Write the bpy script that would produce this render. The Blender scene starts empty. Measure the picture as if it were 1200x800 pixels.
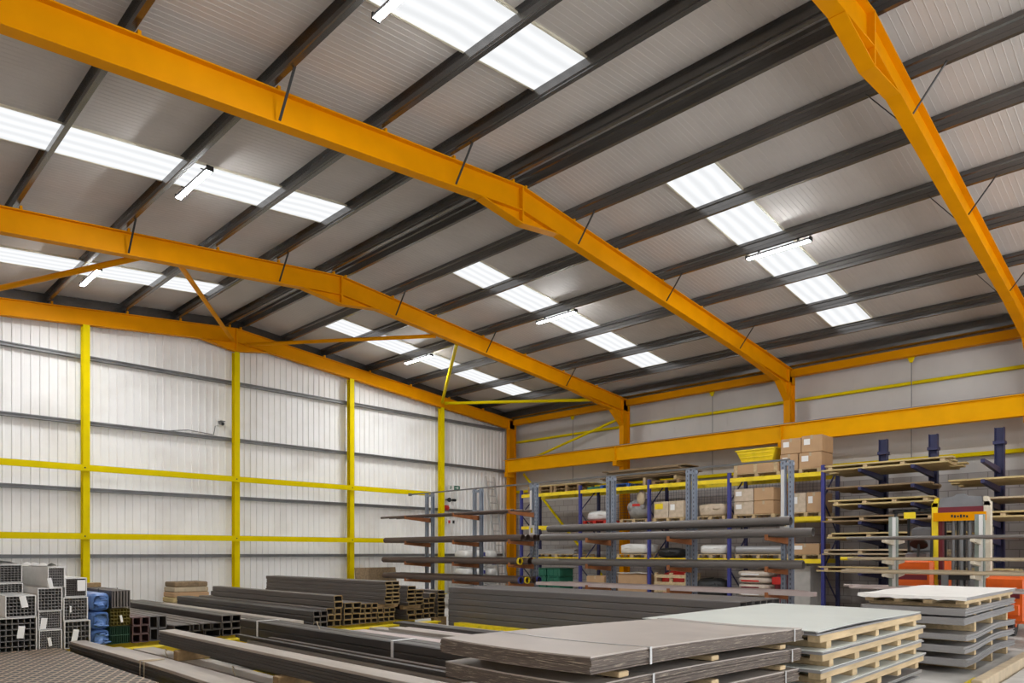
import bpy, math, random
from mathutils import Vector, Matrix
random.seed(11)
R = random.uniform
scn = bpy.context.scene
COL = scn.collection
ZO = 0.1          # heights below are counted from 0.1 m above the floor
FZ = -0.1         # the floor in those heights

# ------------------------------------------------------------------ materials
def srgb(r, g, b):
    f = lambda c: (c/12.92 if c <= .04045 else ((c+.055)/1.055)**2.4)
    return (f(r/255), f(g/255), f(b/255), 1)

def mat(name, c, rough=.6, metal=0., var=.12, scale=4., bump=0., bscale=60., stretch=(1,1,1), spec=.5, dirt=None, dscale=1.5, damt=.5, d0=.5, d1=.72):
    m = bpy.data.materials.new(name); m.use_nodes = True
    nt = m.node_tree; N = nt.nodes; L = nt.links
    b = N['Principled BSDF']
    b.inputs['Roughness'].default_value = rough; b.inputs['Metallic'].default_value = metal
    b.inputs['Specular IOR Level'].default_value = spec
    tc = N.new('ShaderNodeTexCoord'); mp = N.new('ShaderNodeMapping'); mp.inputs['Scale'].default_value = stretch
    L.new(tc.outputs['Object'], mp.inputs['Vector'])
    n = N.new('ShaderNodeTexNoise'); n.inputs['Scale'].default_value = scale; n.inputs['Detail'].default_value = 6
    L.new(mp.outputs['Vector'], n.inputs['Vector'])
    cr = N.new('ShaderNodeValToRGB')
    cr.color_ramp.elements[0].position = .3; cr.color_ramp.elements[1].position = .7
    cr.color_ramp.elements[0].color = tuple(max(0, x*(1-var)) for x in c[:3])+(1,)
    cr.color_ramp.elements[1].color = tuple(min(1, x*(1+var)) for x in c[:3])+(1,)
    L.new(n.outputs['Fac'], cr.inputs['Fac'])
    out = cr.outputs['Color']
    if dirt:
        n3 = N.new('ShaderNodeTexNoise'); n3.inputs['Scale'].default_value = dscale; n3.inputs['Detail'].default_value = 8
        L.new(mp.outputs['Vector'], n3.inputs['Vector'])
        r3 = N.new('ShaderNodeValToRGB'); r3.color_ramp.elements[0].position = d0; r3.color_ramp.elements[1].position = d1
        r3.color_ramp.elements[1].color = (damt,)*3+(1,)
        L.new(n3.outputs['Fac'], r3.inputs['Fac'])
        mx = N.new('ShaderNodeMix'); mx.data_type = 'RGBA'; mx.inputs[7].default_value = dirt
        L.new(r3.outputs['Color'], mx.inputs[0]); L.new(out, mx.inputs[6]); out = mx.outputs[2]
    L.new(out, b.inputs['Base Color'])
    if bump:
        n2 = N.new('ShaderNodeTexNoise'); n2.inputs['Scale'].default_value = bscale; n2.inputs['Detail'].default_value = 4
        L.new(mp.outputs['Vector'], n2.inputs['Vector'])
        bp = N.new('ShaderNodeBump'); bp.inputs['Strength'].default_value = bump; bp.inputs['Distance'].default_value = .01
        L.new(n2.outputs['Fac'], bp.inputs['Height']); L.new(bp.outputs['Normal'], b.inputs['Normal'])
    return m

def emit(name, c, s, bands=0):
    m = bpy.data.materials.new(name); m.use_nodes = True
    nt = m.node_tree; N = nt.nodes; L = nt.links; N.clear()
    o = N.new('ShaderNodeOutputMaterial'); e = N.new('ShaderNodeEmission')
    e.inputs['Color'].default_value = c; e.inputs['Strength'].default_value = s
    if bands:
        tc = N.new('ShaderNodeTexCoord'); w = N.new('ShaderNodeTexWave'); w.bands_direction = 'Y'
        w.inputs['Scale'].default_value = bands; w.inputs['Distortion'].default_value = 1.6; w.inputs['Detail'].default_value = 1
        L.new(tc.outputs['Object'], w.inputs['Vector'])
        mr = N.new('ShaderNodeMapRange'); mr.inputs['To Min'].default_value = s*.87; mr.inputs['To Max'].default_value = s*1.03
        L.new(w.outputs['Fac'], mr.inputs['Value']); L.new(mr.outputs['Result'], e.inputs['Strength'])
    L.new(e.outputs['Emission'], o.inputs['Surface'])
    return m

def block_mat():
    m = mat('blockwork', (.3,.29,.28,1), .9)
    N = m.node_tree.nodes; L = m.node_tree.links
    b = N['Principled BSDF']; tc = N['Texture Coordinate']
    sp = N.new('ShaderNodeSeparateXYZ'); cb = N.new('ShaderNodeCombineXYZ')
    L.new(tc.outputs['Object'], sp.inputs[0]); L.new(sp.outputs['Y'], cb.inputs['X']); L.new(sp.outputs['Z'], cb.inputs['Y'])
    k = N.new('ShaderNodeTexBrick'); k.inputs['Scale'].default_value = 1
    k.inputs['Brick Width'].default_value = .45; k.inputs['Row Height'].default_value = .225; k.inputs['Mortar Size'].default_value = .012
    k.inputs['Color1'].default_value = srgb(176,170,166); k.inputs['Color2'].default_value = srgb(164,158,154); k.inputs['Mortar'].default_value = srgb(136,131,128)
    L.new(cb.outputs[0], k.inputs['Vector']); L.new(k.outputs['Color'], b.inputs['Base Color'])
    return m

def slot_mat(name, c):
    """painted upright with a row of punched slots"""
    m = mat(name, c, .45, .1)
    N = m.node_tree.nodes; L = m.node_tree.links
    b = N['Principled BSDF']; tc = N['Texture Coordinate']; old = b.inputs['Base Color'].links[0].from_socket
    sp = N.new('ShaderNodeSeparateXYZ'); L.new(tc.outputs['Object'], sp.inputs[0])
    def math_(op, a, v=None):
        n = N.new('ShaderNodeMath'); n.operation = op; L.new(a, n.inputs[0])
        if v is not None: n.inputs[1].default_value = v
        return n.outputs[0]
    z = math_('FRACT', math_('MULTIPLY', sp.outputs['Z'], 10.))
    z = math_('LESS_THAN', math_('ABSOLUTE', math_('SUBTRACT', z, .5)), .24)
    y = math_('LESS_THAN', math_('ABSOLUTE', math_('SUBTRACT', math_('ABSOLUTE', sp.outputs['Y']), .078)), .013)
    n = N.new('ShaderNodeMath'); n.operation = 'MULTIPLY'; L.new(z, n.inputs[0]); L.new(y, n.inputs[1])
    mx = N.new('ShaderNodeMix'); mx.data_type = 'RGBA'; mx.inputs[7].default_value = (.13,.14,.18,1)
    L.new(n.outputs[0], mx.inputs[0]); L.new(old, mx.inputs[6]); L.new(mx.outputs[2], b.inputs['Base Color'])
    return m

def rib_mat(name, c, rough, freq, strength, direction='Y', var=.06):
    m = mat(name, c, rough, 0, var, 1.2, spec=.2)
    N = m.node_tree.nodes; L = m.node_tree.links; b = N['Principled BSDF']
    w = N.new('ShaderNodeTexWave'); w.bands_direction = direction; w.inputs['Scale'].default_value = freq
    L.new(N['Texture Coordinate'].outputs['Object'], w.inputs['Vector'])
    bp = N.new('ShaderNodeBump'); bp.inputs['Strength'].default_value = strength; bp.inputs['Distance'].default_value = .01
    L.new(w.outputs['Fac'], bp.inputs['Height']); L.new(bp.outputs['Normal'], b.inputs['Normal'])
    return m

M = {}
M['amber'] = mat('amber_paint', srgb(222,146,0), .5, 0, .06, 2, spec=.06)
M['crane'] = mat('crane_beam_paint', srgb(236,170,0), .42, 0, .05, 2, spec=.06)
M['yellow'] = mat('yellow_paint', srgb(220,196,0), .5, 0, .06, 2, spec=.06)
M['floor_yellow'] = mat('floor_yellow_paint', srgb(232,205,20), .5, 0, .08, 5, dirt=srgb(90,80,40), dscale=6)
M['purlin'] = mat('galvanised_steel', (.17,.163,.158,1), .27, .85, .2, 3, stretch=(1,.2,1))
M['girt'] = mat('dull_galvanised_steel', (.2,.2,.2,1), .5, .3, .15, 3)
M['black'] = mat('black_steel', (.02,.02,.02,1), .5, .3)
M['roof'] = rib_mat('roof_liner', srgb(199,193,188), .55, 15.7, .07, 'Y', .05)
M['clad'] = mat('white_cladding', srgb(243,241,238), .5, 0, .02, 1.5, dirt=srgb(190,180,166), dscale=.7, damt=.3)
M['clad2'] = mat('pale_grey_liner', srgb(196,192,188), .35, 0, .05, 1.2, bump=.25, bscale=2.5)
M['block'] = block_mat()
M['concrete'] = mat('concrete_floor', srgb(176,172,166), .6, 0, .12, 1.5, dirt=srgb(95,90,84), dscale=.8, damt=.6)
M['sky'] = emit('daylit_rooflight', (.97,.985,1,1), 1.02, 1.25)
M['skyframe'] = mat('rooflight_edge', srgb(225,220,200), .5)
M['led'] = emit('lamp_diffuser', (.95,.98,1,1), 440)
M['housing'] = mat('grey_housing', srgb(120,120,122), .5)
M['steel'] = mat('mill_steel', srgb(98,90,84), .5, .2, .18, 3, stretch=(1,.25,1), dirt=srgb(92,66,48), dscale=2.5, damt=.4)
M['steel2'] = mat('dark_mill_steel', srgb(74,69,66), .45, .2, .18, 3, stretch=(1,.25,1))
M['greysteel'] = mat('grey_tube_steel', srgb(98,94,93), .45, .15, .14, 2, stretch=(1,.3,1), dirt=srgb(150,115,50), dscale=2.2, damt=.25)
M['ochre'] = mat('rust_ochre_steel', srgb(150,124,78), .55, .15, .25, 5, dirt=srgb(170,120,50), dscale=6, damt=.5)
M['pipe'] = mat('brown_pipe_steel', srgb(92,76,68), .45, .1, .15, 3, stretch=(1,.3,1))
M['pipe_grey'] = mat('grey_pipe_steel', srgb(104,98,94), .4, .1, .12, 3, stretch=(1,.3,1))
M['pale'] = mat('pale_pink_steel', srgb(196,180,176), .45, .2, .1, 3)
M['flat'] = mat('light_flat_bar', srgb(176,166,156), .45, .2, .14, 4, stretch=(2,.3,1))
M['tan'] = mat('tan_flat_bar', srgb(184,166,138), .5, .1, .14, 4, stretch=(2,.3,1))
M['sheet'] = mat('warm_sheet_steel', srgb(176,166,158), .42, .1, .08, 1.4, dirt=srgb(120,112,108), dscale=1.1, damt=.4)
M['sheet_edge'] = mat('brown_sheet_steel', srgb(92,80,72), .5, .1, .2, 8, stretch=(.6,.6,40), dirt=srgb(206,192,170), dscale=11, damt=.9, d0=.6, d1=.66)
M['zinc'] = mat('zinc_sheet', srgb(208,212,206), .4, .1, .05, 1.3)
M['zinc_grey'] = mat('grey_zinc_sheet', srgb(158,156,156), .4, .3, .12, 9, stretch=(1,1,20))
M['white_board'] = mat('white_wrap_paper', srgb(226,222,216), .7, 0, .05, 3, bump=.3, bscale=5)
M['wood'] = mat('pallet_timber', srgb(192,168,130), .75, 0, .2, 3, stretch=(1,6,6), bump=.3, bscale=20)
M['wood2'] = mat('old_timber', srgb(150,122,84), .8, 0, .25, 3, stretch=(6,1,6), bump=.3, bscale=20)
M['board'] = mat('yellowish_timber_board', srgb(188,166,116), .75, 0, .2, 2, stretch=(8,.7,8))
M['darkboard'] = mat('weathered_board', srgb(134,112,84), .8, 0, .25, 2, stretch=(8,.7,8))
M['card'] = mat('brown_cardboard', srgb(186,150,112), .75, 0, .08, 3)
M['film'] = mat('wrapped_carton', srgb(196,178,156), .22, 0, .18, 5, bump=.6, bscale=9)
M['white_film'] = mat('white_plastic_film', srgb(216,214,210), .3, 0, .07, 4, bump=.7, bscale=8)
M['grey_film'] = mat('grey_plastic_film', srgb(150,148,146), .25, 0, .25, 5, bump=.8, bscale=8)
M['blue_film'] = mat('blue_plastic_film', srgb(98,132,190), .3, 0, .25, 5, bump=.8, bscale=10)
M['paper'] = mat('white_paper', srgb(235,233,230), .7, 0, .02)
M['slot'] = slot_mat('grey_blue_upright', srgb(150,160,176))
M['navy'] = mat('navy_steel', srgb(44,46,84), .45, .1)
M['indigo'] = mat('indigo_steel', srgb(60,62,132), .45, .1)
M['arm'] = mat('orange_brown_arm', srgb(150,92,52), .5, .1, .2)
M['cream'] = mat('cream_steel', srgb(206,196,176), .5, .1, .1)
M['mint'] = mat('mint_grey_steel', srgb(140,150,142), .5, .1, .1)
M['red'] = mat('red_paint', srgb(190,40,32), .45)
M['maroon'] = mat('maroon_paint', srgb(108,28,40), .45)
M['orange'] = mat('orange_paint', srgb(226,96,20), .4)
M['tube_rim'] = mat('bundle_tube_steel', srgb(150,146,142), .45, .1, .15, 8)
M['green'] = mat('green_plastic', srgb(38,104,82), .5)
M['green_end'] = mat('green_tube_steel', srgb(52,92,66), .5)
M['yellow_end'] = mat('yellow_tube_steel', srgb(128,112,36), .5)
M['maroon_end'] = mat('maroon_tube_steel', srgb(92,64,62), .5)
M['blue'] = mat('blue_paint', srgb(44,92,170), .45)
M['white'] = mat('white_paint', srgb(232,230,226), .5, 0, .02)
M['alu'] = mat('aluminium', (.6,.6,.6,1), .35, .8)
M['rubber'] = mat('black_rubber', (.025,.025,.025,1), .8)
M['bin'] = mat('yellow_bin_paint', srgb(238,208,30), .45)
M['stone'] = mat('pale_concrete', srgb(176,172,166), .9, 0, .1, 6)
M['sack'] = mat('pale_sack', srgb(206,192,176), .7, 0, .12, 6, bump=.4, bscale=14)

# ------------------------------------------------------------------ geometry
class G:
    def __init__(s): s.v = []; s.f = []; s.sm = []
    def add(s, vs, fs, smooth=False):
        o = len(s.v); s.v += [tuple(v) for v in vs]
        for f in fs: s.f.append(tuple(i+o for i in f)); s.sm.append(smooth)
        return s
    def box(s, x0, x1, y0, y1, z0, z1):
        v = [(x,y,z) for z in (z0,z1) for y in (y0,y1) for x in (x0,x1)]
        return s.add(v, [(0,2,3,1),(4,5,7,6),(0,1,5,4),(2,6,7,3),(0,4,6,2),(1,3,7,5)])
    def cham(s, x0, x1, y0, y1, z0, z1, c):
        """box with chamfered edges"""
        xs = (x0, x0+c, x1-c, x1); ys = (y0, y0+c, y1-c, y1)
        oct_ = lambda e: [(x0+c+e,y0+e),(x1-c-e,y0+e),(x1-e,y0+c+e),(x1-e,y1-c-e),(x1-c-e,y1-e),(x0+c+e,y1-e),(x0+e,y1-c-e),(x0+e,y0+c+e)]
        v = []
        for z, e in ((z0,c),(z0+c,0),(z1-c,0),(z1,c)): v += [(x,y,z) for x,y in oct_(e)]
        f = [tuple(range(7,-1,-1)), tuple(range(24,32))]
        for k in range(3):
            for i in range(8): j = (i+1)%8; f.append((k*8+i,k*8+j,k*8+8+j,k*8+8+i))
        return s.add(v, f)
    def bar(s, p, q, w, h, up=(0,0,1)):
        p, q = Vector(p), Vector(q); d = (q-p).normalized(); u = Vector(up)
        if abs(d.dot(u)) > .99: u = Vector((1,0,0))
        a = d.cross(u).normalized(); u = a.cross(d).normalized()
        v = [c + a*(i*w/2) + u*(j*h/2) for c in (p,q) for i,j in ((-1,-1),(1,-1),(1,1),(-1,1))]
        return s.add(v, [(0,1,2,3),(7,6,5,4),(0,4,5,1),(1,5,6,2),(2,6,7,3),(3,7,4,0)])
    def tube(s, p, q, r, n=14, r2=None, hollow=0):
        p, q = Vector(p), Vector(q); d = (q-p).normalized(); u = Vector((0,0,1))
        if abs(d.dot(u)) > .99: u = Vector((1,0,0))
        a = d.cross(u).normalized(); u = a.cross(d)
        r2 = r if r2 is None else r2
        ring = lambda c, rr: [c + a*(rr*math.cos(t*2*math.pi/n)) + u*(rr*math.sin(t*2*math.pi/n)) for t in range(n)]
        s.add(ring(p,r)+ring(q,r2), [(i,(i+1)%n,n+(i+1)%n,n+i) for i in range(n)], True)
        if hollow:
            h = hollow
            s.add(ring(p,r-h)+ring(q,r2-h), [(i,n+i,n+(i+1)%n,(i+1)%n) for i in range(n)], True)
            for c, rr, k in ((p,r,1),(q,r2,-1)):
                s.add(ring(c,rr)+ring(c,rr-h), [((i,n+i,n+(i+1)%n,(i+1)%n) if k > 0 else (i,(i+1)%n,n+(i+1)%n,n+i)) for i in range(n)])
        else:
            s.add(ring(p,r)+ring(q,r2), [tuple(range(n-1,-1,-1)), tuple(range(n,2*n))])
        return s
    def sweep(s, prof, path, axis, closed=True, caps=True):
        """prof: (a,b) section; path: (t, da, db); axis x: a=y, b=z; axis y: a=x, b=z; axis z: a=x, b=y"""
        n = len(prof); v = []
        for t, da, db in path:
            for a, b in prof:
                v.append({'x': (t,a+da,b+db), 'y': (a+da,t,b+db), 'z': (a+da,b+db,t)}[axis])
        f = []
        for k in range(len(path)-1):
            for i in range(n if closed else n-1):
                j = (i+1)%n; f.append((k*n+i,k*n+j,(k+1)*n+j,(k+1)*n+i))
        if caps and closed: f += [tuple(range(n-1,-1,-1)), tuple(range((len(path)-1)*n, len(path)*n))]
        return s.add(v, f)
    def poly(s, pts, off):
        """flat polygon given a thickness vector"""
        o = Vector(off); n = len(pts); p = [Vector(x) for x in pts]
        return s.add(p+[x+o for x in p], [tuple(range(n-1,-1,-1)), tuple(range(n,2*n))]+[(i,(i+1)%n,n+(i+1)%n,n+i) for i in range(n)])
    def grid(s, x0, x1, y0, y1, zf, t, nx=16, ny=8):
        """thin slab whose underside height is zf(x, y)"""
        v = []
        for k in (0, 1):
            for j in range(ny+1):
                for i in range(nx+1):
                    x = x0+(x1-x0)*i/nx; y = y0+(y1-y0)*j/ny; v.append((x,y,zf(x,y)+k*t))
        n = (nx+1)*(ny+1); f = []; q = lambda i, j, k: k*n + j*(nx+1)+i
        for j in range(ny):
            for i in range(nx):
                f.append((q(i,j,1),q(i+1,j,1),q(i+1,j+1,1),q(i,j+1,1))); f.append((q(i,j,0),q(i,j+1,0),q(i+1,j+1,0),q(i+1,j,0)))
        for i in range(nx):
            f.append((q(i,0,0),q(i+1,0,0),q(i+1,0,1),q(i,0,1))); f.append((q(i,ny,0),q(i,ny,1),q(i+1,ny,1),q(i+1,ny,0)))
        for j in range(ny):
            f.append((q(0,j,0),q(0,j,1),q(0,j+1,1),q(0,j+1,0))); f.append((q(nx,j,0),q(nx,j+1,0),q(nx,j+1,1),q(nx,j,1)))
        return s.add(v, f)
    def blob(s, c, r, n=14, m=9, amp=.12, power=.55, seed=0):
        """lumpy rounded block"""
        rnd = random.Random(seed); ph = [rnd.uniform(0,6.28) for _ in range(6)]
        sg = lambda a, e: math.copysign(abs(a)**e, a)
        v = []
        for j in range(m+1):
            th = math.pi*j/m - math.pi/2
            for i in range(n):
                p = 2*math.pi*i/n
                w = 1 + amp*(math.sin(3*p+ph[0]+2*th)*.5 + math.sin(5*p+ph[1])*math.cos(4*th+ph[2])*.5)
                v.append((c[0]+r[0]*w*sg(math.cos(th),power)*sg(math.cos(p),power), c[1]+r[1]*w*sg(math.cos(th),power)*sg(math.sin(p),power),
                          c[2]+r[2]*(w if j > m*.5 else 1)*sg(math.sin(th),power)))
        f = [(j*n+i, j*n+(i+1)%n, (j+1)*n+(i+1)%n, (j+1)*n+i) for j in range(m) for i in range(n)]
        return s.add(v, f, True)

ORG = {}
def link_mesh(name, g, m, org):
    me = bpy.data.meshes.new(name)
    ox, oy, oz = org
    me.from_pydata([(x-ox, y-oy, z-oz) for x,y,z in g.v], [], g.f)
    me.polygons.foreach_set('use_smooth', g.sm)
    me.materials.append(M[m] if isinstance(m, str) else m)
    o = bpy.data.objects.new(name, me); COL.objects.link(o)
    return o

def tag(o, label=None, cat=None, group=None, kind=None):
    if label: o['label'] = label
    if cat: o['category'] = cat
    if group: o['group'] = group
    if kind: o['kind'] = kind
    return o

def thing(name, label, cat, loc, group=None):
    o = bpy.data.objects.new(name, None); COL.objects.link(o); o.empty_display_size = .1
    o.location = (loc[0], loc[1], loc[2]+ZO); ORG[o.name] = tuple(loc)
    return tag(o, label, cat, group)

def part(name, g, m, parent, label=None):
    org = ORG[parent.name]
    o = link_mesh(name, g, m, org); o.parent = parent; ORG[o.name] = org
    if label: o['label'] = label
    return o

def bounds(g):
    xs, ys, zs = zip(*g.v)
    return min(xs), max(xs), min(ys), max(ys), min(zs), max(zs)

def solo(name, g, m, label, cat, group=None):
    b = bounds(g); org = ((b[0]+b[1])/2, (b[2]+b[3])/2, b[4])
    o = link_mesh(name, g, m, org); o.location = (org[0], org[1], org[2]+ZO); ORG[o.name] = org
    return tag(o, label, cat, group)

def struct(name, g, m, label=None):
    o = link_mesh(name, g, m, (0,0,0)); o.location = (0,0,ZO); ORG[o.name] = (0,0,0)
    return tag(o, label, None, None, 'structure')

def copy_tree(o, loc, label=None, group=None):
    """a copy of a thing and its parts, moved to loc"""
    c = o.copy(); COL.objects.link(c); c.location = (loc[0], loc[1], loc[2]+ZO); ORG[c.name] = tuple(loc)
    if label: c['label'] = label
    if group: c['group'] = group
    for ch in list(o.children):
        d = ch.copy(); COL.objects.link(d); d.parent = c
        for gch in list(ch.children):
            e = gch.copy(); COL.objects.link(e); e.parent = d
    return c

ORD = ['first','second','third','fourth','fifth','sixth','seventh','eighth','ninth','tenth']
def ibeam(d, w, tf, tw, c=0., z=0.):
    """I section, top of flange at z, centred on c: (across, height)"""
    h = w/2; t = tw/2
    return [(c-h,z-d),(c+h,z-d),(c+h,z-d+tf),(c+t,z-d+tf),(c+t,z-tf),(c+h,z-tf),(c+h,z),(c-h,z),(c-h,z-tf),(c-t,z-tf),(c-t,z-d+tf),(c-h,z-d+tf)]
def rtube(w, h, L, t=.006):
    """open rectangular hollow section along y, base centre at the origin"""
    c = min(.012, w*.12, h*.12)
    g = G(); a = [(-w/2,0),(w/2,0),(w/2,h),(-w/2,h)]; b = [(-w/2+t,t),(w/2-t,t),(w/2-t,h-t),(-w/2+t,h-t)]
    a = [(-w/2+c,0),(w/2-c,0),(w/2,c),(w/2,h-c),(w/2-c,h),(-w/2+c,h),(-w/2,h-c),(-w/2,c)]
    b = [(-w/2+t+c*.4,t),(w/2-t-c*.4,t),(w/2-t,t+c*.4),(w/2-t,h-t-c*.4),(w/2-t-c*.4,h-t),(-w/2+t+c*.4,h-t),(-w/2+t,h-t-c*.4),(-w/2+t,t+c*.4)]
    g.sweep(a, [(0,0,0),(L,0,0)], 'y', True, False)
    g.sweep(b[::-1], [(0,0,0),(L,0,0)], 'y', True, False)
    for y, k in ((0,1),(L,-1)):
        v = [(p[0],y,p[1]) for p in a+b]
        g.add(v, [((i,(i+1)%8,8+(i+1)%8,8+i) if k > 0 else (i,8+i,8+(i+1)%8,(i+1)%8)) for i in range(8)])
    return g

# ------------------------------------------------------------------ hall
XR, HR, SL = 9.5, 8.637, .0986           # ridge line, liner height at ridge, roof slope
XW, XL, YG, YF = 21.9, -2.9, 21.35, -6. # side walls, gable wall, wall behind the camera
FY = [3.05, 9.1, 15.2]; GY = 21.0        # portal frames, gable frame
def roof(x): return HR - SL*abs(x-XR)
def rtop(x): return 8.27 - SL*abs(x-XR)  # top of the rafters
YC = 11.8
g = G().box(XL-.3, XW+.3, YF-.3, YG+.4, FZ-.2, FZ)
struct('floor', g, 'concrete')

# gable wall, trapezoidal cladding
def ribs(a0, a1, pitch, d):
    p = [(a0, 0)]; a = a0
    while a + pitch <= a1 + 1e-6:
        p += [(a+pitch*.06,0),(a+pitch*.12,d),(a+pitch*.30,d),(a+pitch*.36,0)]; a += pitch
    return p + [(a1, 0)]
def corrugated(name, pts, fn, m):
    g = G(); v = []; 
    for a, d in pts: v += fn(a, d)
    g.add(v, [(2*i,2*i+1,2*i+3,2*i+2) for i in range(len(pts)-1)])
    return struct(name, g, m)
pts = ribs(XL, XW, .2, .03)
corrugated('wall_back', pts, lambda a, d: [(a,YG-d,FZ),(a,YG-d,roof(a)+.15)], 'clad')
corrugated('wall_front', pts, lambda a, d: [(a,YF+d,roof(a)+.15),(a,YF+d,6.0 if -1.5 < a < 20.5 else FZ)], 'clad')   # unseen wide opening, added to let daylight in onto roof and stock
pts = ribs(YF, YG, .2, .03)
corrugated('wall_left', pts, lambda a, d: [(XL+d,a,FZ),(XL+d,a,roof(XL)+.15)], 'clad')
g = G(); g.box(XW, XW+.05, YF, YG, 3.6, roof(XW)+.15)
struct('wall_right', g, 'clad2')
struct('wall_right_blockwork', G().box(XW-.08, XW+.1, YF, YG, FZ, 3.6), 'block')
g = G()
for k in range(20):                                      # cover strips on the liner seams
    y = 20.4-1.0*k*1.0
    g.box(XW-.004, XW+.004, y-.012, y+.012, 3.62, 7.3)
g.box(XW-.006, XW+.004, YF, YG, 5.66, 5.69)
struct('trim_1', g, 'clad2')
# roof liner with shallow ribs running down the slope
pts = [(YF,0)]; a = YF
while a < YG-.01:
    pts += [(a+.084,0),(a+.087,.004),(a+.095,.004),(a+.098,0)]; a += .1
pts.append((YG+.2,0))
g = G(); v = []
for y, d in pts: v += [(XL-.1,y,roof(XL-.1)-d),(XR,y,HR-d),(XW+.1,y,roof(XW+.1)-d)]
f = []
for i in range(len(pts)-1): a = 3*i; f += [(a,a+1,a+4,a+3),(a+1,a+2,a+5,a+4)]
g.add(v, f); struct('ceiling', g, 'roof')

g = G()
for xe in (XL+.02, XW-.02):
    zl = lambda x: rtop(x)-.02
    g.sweep([(YG-.06,0),(YG-.035,0),(YG-.035,.37),(YG-.06,.37)], [(XR,0,zl(XR)),(xe,0,zl(xe))], 'x')
struct('trim_3', g, 'purlin')
# rooflights: one strip per bay and slope
n = 0
for fy in [21.15, 15.2, 9.1, 3.05, -3.0]:
    for x0, x1 in ((11.15, 19.75), (-.75, 7.9)):
        n += 1; yc = fy-2.38
        g = G(); z = lambda x: roof(x)-.03
        pr = [(yc-.49,0),(yc+.49,0),(yc+.49,.012),(yc-.49,.012)]
        g.sweep(pr, [(x0,0,z(x0)),(x1,0,z(x1))], 'x')
        w = struct('window_%d' % n, g, 'sky', 'daylit translucent rooflight strip running down the roof slope')
        g = G()
        for s in (-1, 1):
            pr = [(yc+s*.505-.015,-.006),(yc+s*.505+.015,-.006),(yc+s*.505+.015,.028),(yc+s*.505-.015,.028)]
            g.sweep(pr, [(x0,0,z(x0)),(x1,0,z(x1))], 'x')
        for xe in (x0, x1): g.box(xe-.015, xe+.015, yc-.52, yc+.52, z(xe)-.006, z(xe)+.028)
        part('window_frame', g, 'skyframe', w)

# ------------------------------------------------------------------ purlins
PX = [9.68, 11.1, 12.55, 14.35, 16.15, 18.0, 19.8]
PXL = [9.28, 7.85, 6.45, 4.68, 2.9, 1.1, -.7]
def sigma(x, sgn):
    h = .26; t = .006; w = .07*sgn; i = .022*sgn
    z0 = roof(x)-h-.012
    out = [(w,z0),(0,z0),(0,z0+.07),(i,z0+.09),(i,z0+h-.09),(0,z0+h-.07),(0,z0+h),(w,z0+h)]
    k = t*sgn
    inn = [(w,z0+h-t),(k,z0+h-t),(k,z0+h-.072),(i+k,z0+h-.092),(i+k,z0+.092),(k,z0+.072),(k,z0+t),(w,z0+t)]
    return [(x+a,b) for a,b in out+inn]
SIDE = (('on the roof slope above the storage racks', PX, 1), ('on the roof slope above the posts of the gable wall', PXL, -1))
for where, xs, sg in SIDE:
    for k, x in enumerate(xs):
        lab = ('dark galvanised roof purlin beside the ridge ' + where) if k == 0 else '%s dark galvanised purlin down from the ridge purlin %s' % (ORD[k-1], where)
        lab = lab.replace('on the roof slope above the posts of the gable wall', 'on the slope away from the racks').replace('on the roof slope above the storage racks', 'on the slope over the racks')
        solo('roof_purlin', G().sweep(sigma(x, sg), [(YF+.05,0,0),(YG-.05,0,0)], 'y'), 'purlin', lab, 'purlin')
# eaves beam: gutter side channel of dark steel with the amber tie under it
g = G().sweep([(21.2,7.14),(21.45,7.14),(21.45,7.40),(21.3,7.44),(21.2,7.40)], [(YF+.05,0,0),(YG-.1,0,0)], 'y')
solo('eaves_purlin', g, 'purlin', 'dark steel eaves purlin along the foot of the roof slope over the racks', 'purlin')
g = G().sweep([(21.5,6.88),(21.72,6.88),(21.72,6.91),(21.53,6.91),(21.53,7.07),(21.72,7.07),(21.72,7.1),(21.5,7.1)], [(YF+.05,0,0),(YG-.3,0,0)], 'y')
solo('eaves_beam', g, 'amber', 'amber eaves channel along the top of the racked side wall', 'beam')
g = G().sweep([(21.76,6.15),(21.88,6.15),(21.88,6.23),(21.76,6.23)], [(YF+.05,0,0),(YG-.1,0,0)], 'y')
solo('side_wall_rail', g, 'yellow', 'thin yellow sheeting rail between the eaves channel and the crane beam', 'rail')
g = G().sweep([(21.7,4.02),(21.88,4.02),(21.88,4.12),(21.7,4.12)], [(YF+.05,0,0),(YG-.1,0,0)], 'y')
solo('side_wall_rail', g, 'yellow', 'yellow sheeting rail on the side wall below the crane beam', 'rail')
for k, y in enumerate((17.9, 11.85, 5.82)):
    t = thing('sag_rod', 'dark vertical rod hanging from the eaves channel %s' % ('nearest the gable wall','between the two middle frame columns','above the timber racks')[k], 'rod', (21.8,y,4.121))
    part('rod', G().tube((21.74,y,4.121),(21.74,y,6.9),.012,8), 'girt', t)
    part('bracket', G().poly([(21.68,y-.09,6.88),(21.68,y+.09,6.88),(21.68,y+.03,6.74),(21.68,y-.03,6.74)], (.06,0,0)), 'yellow', t)

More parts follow.
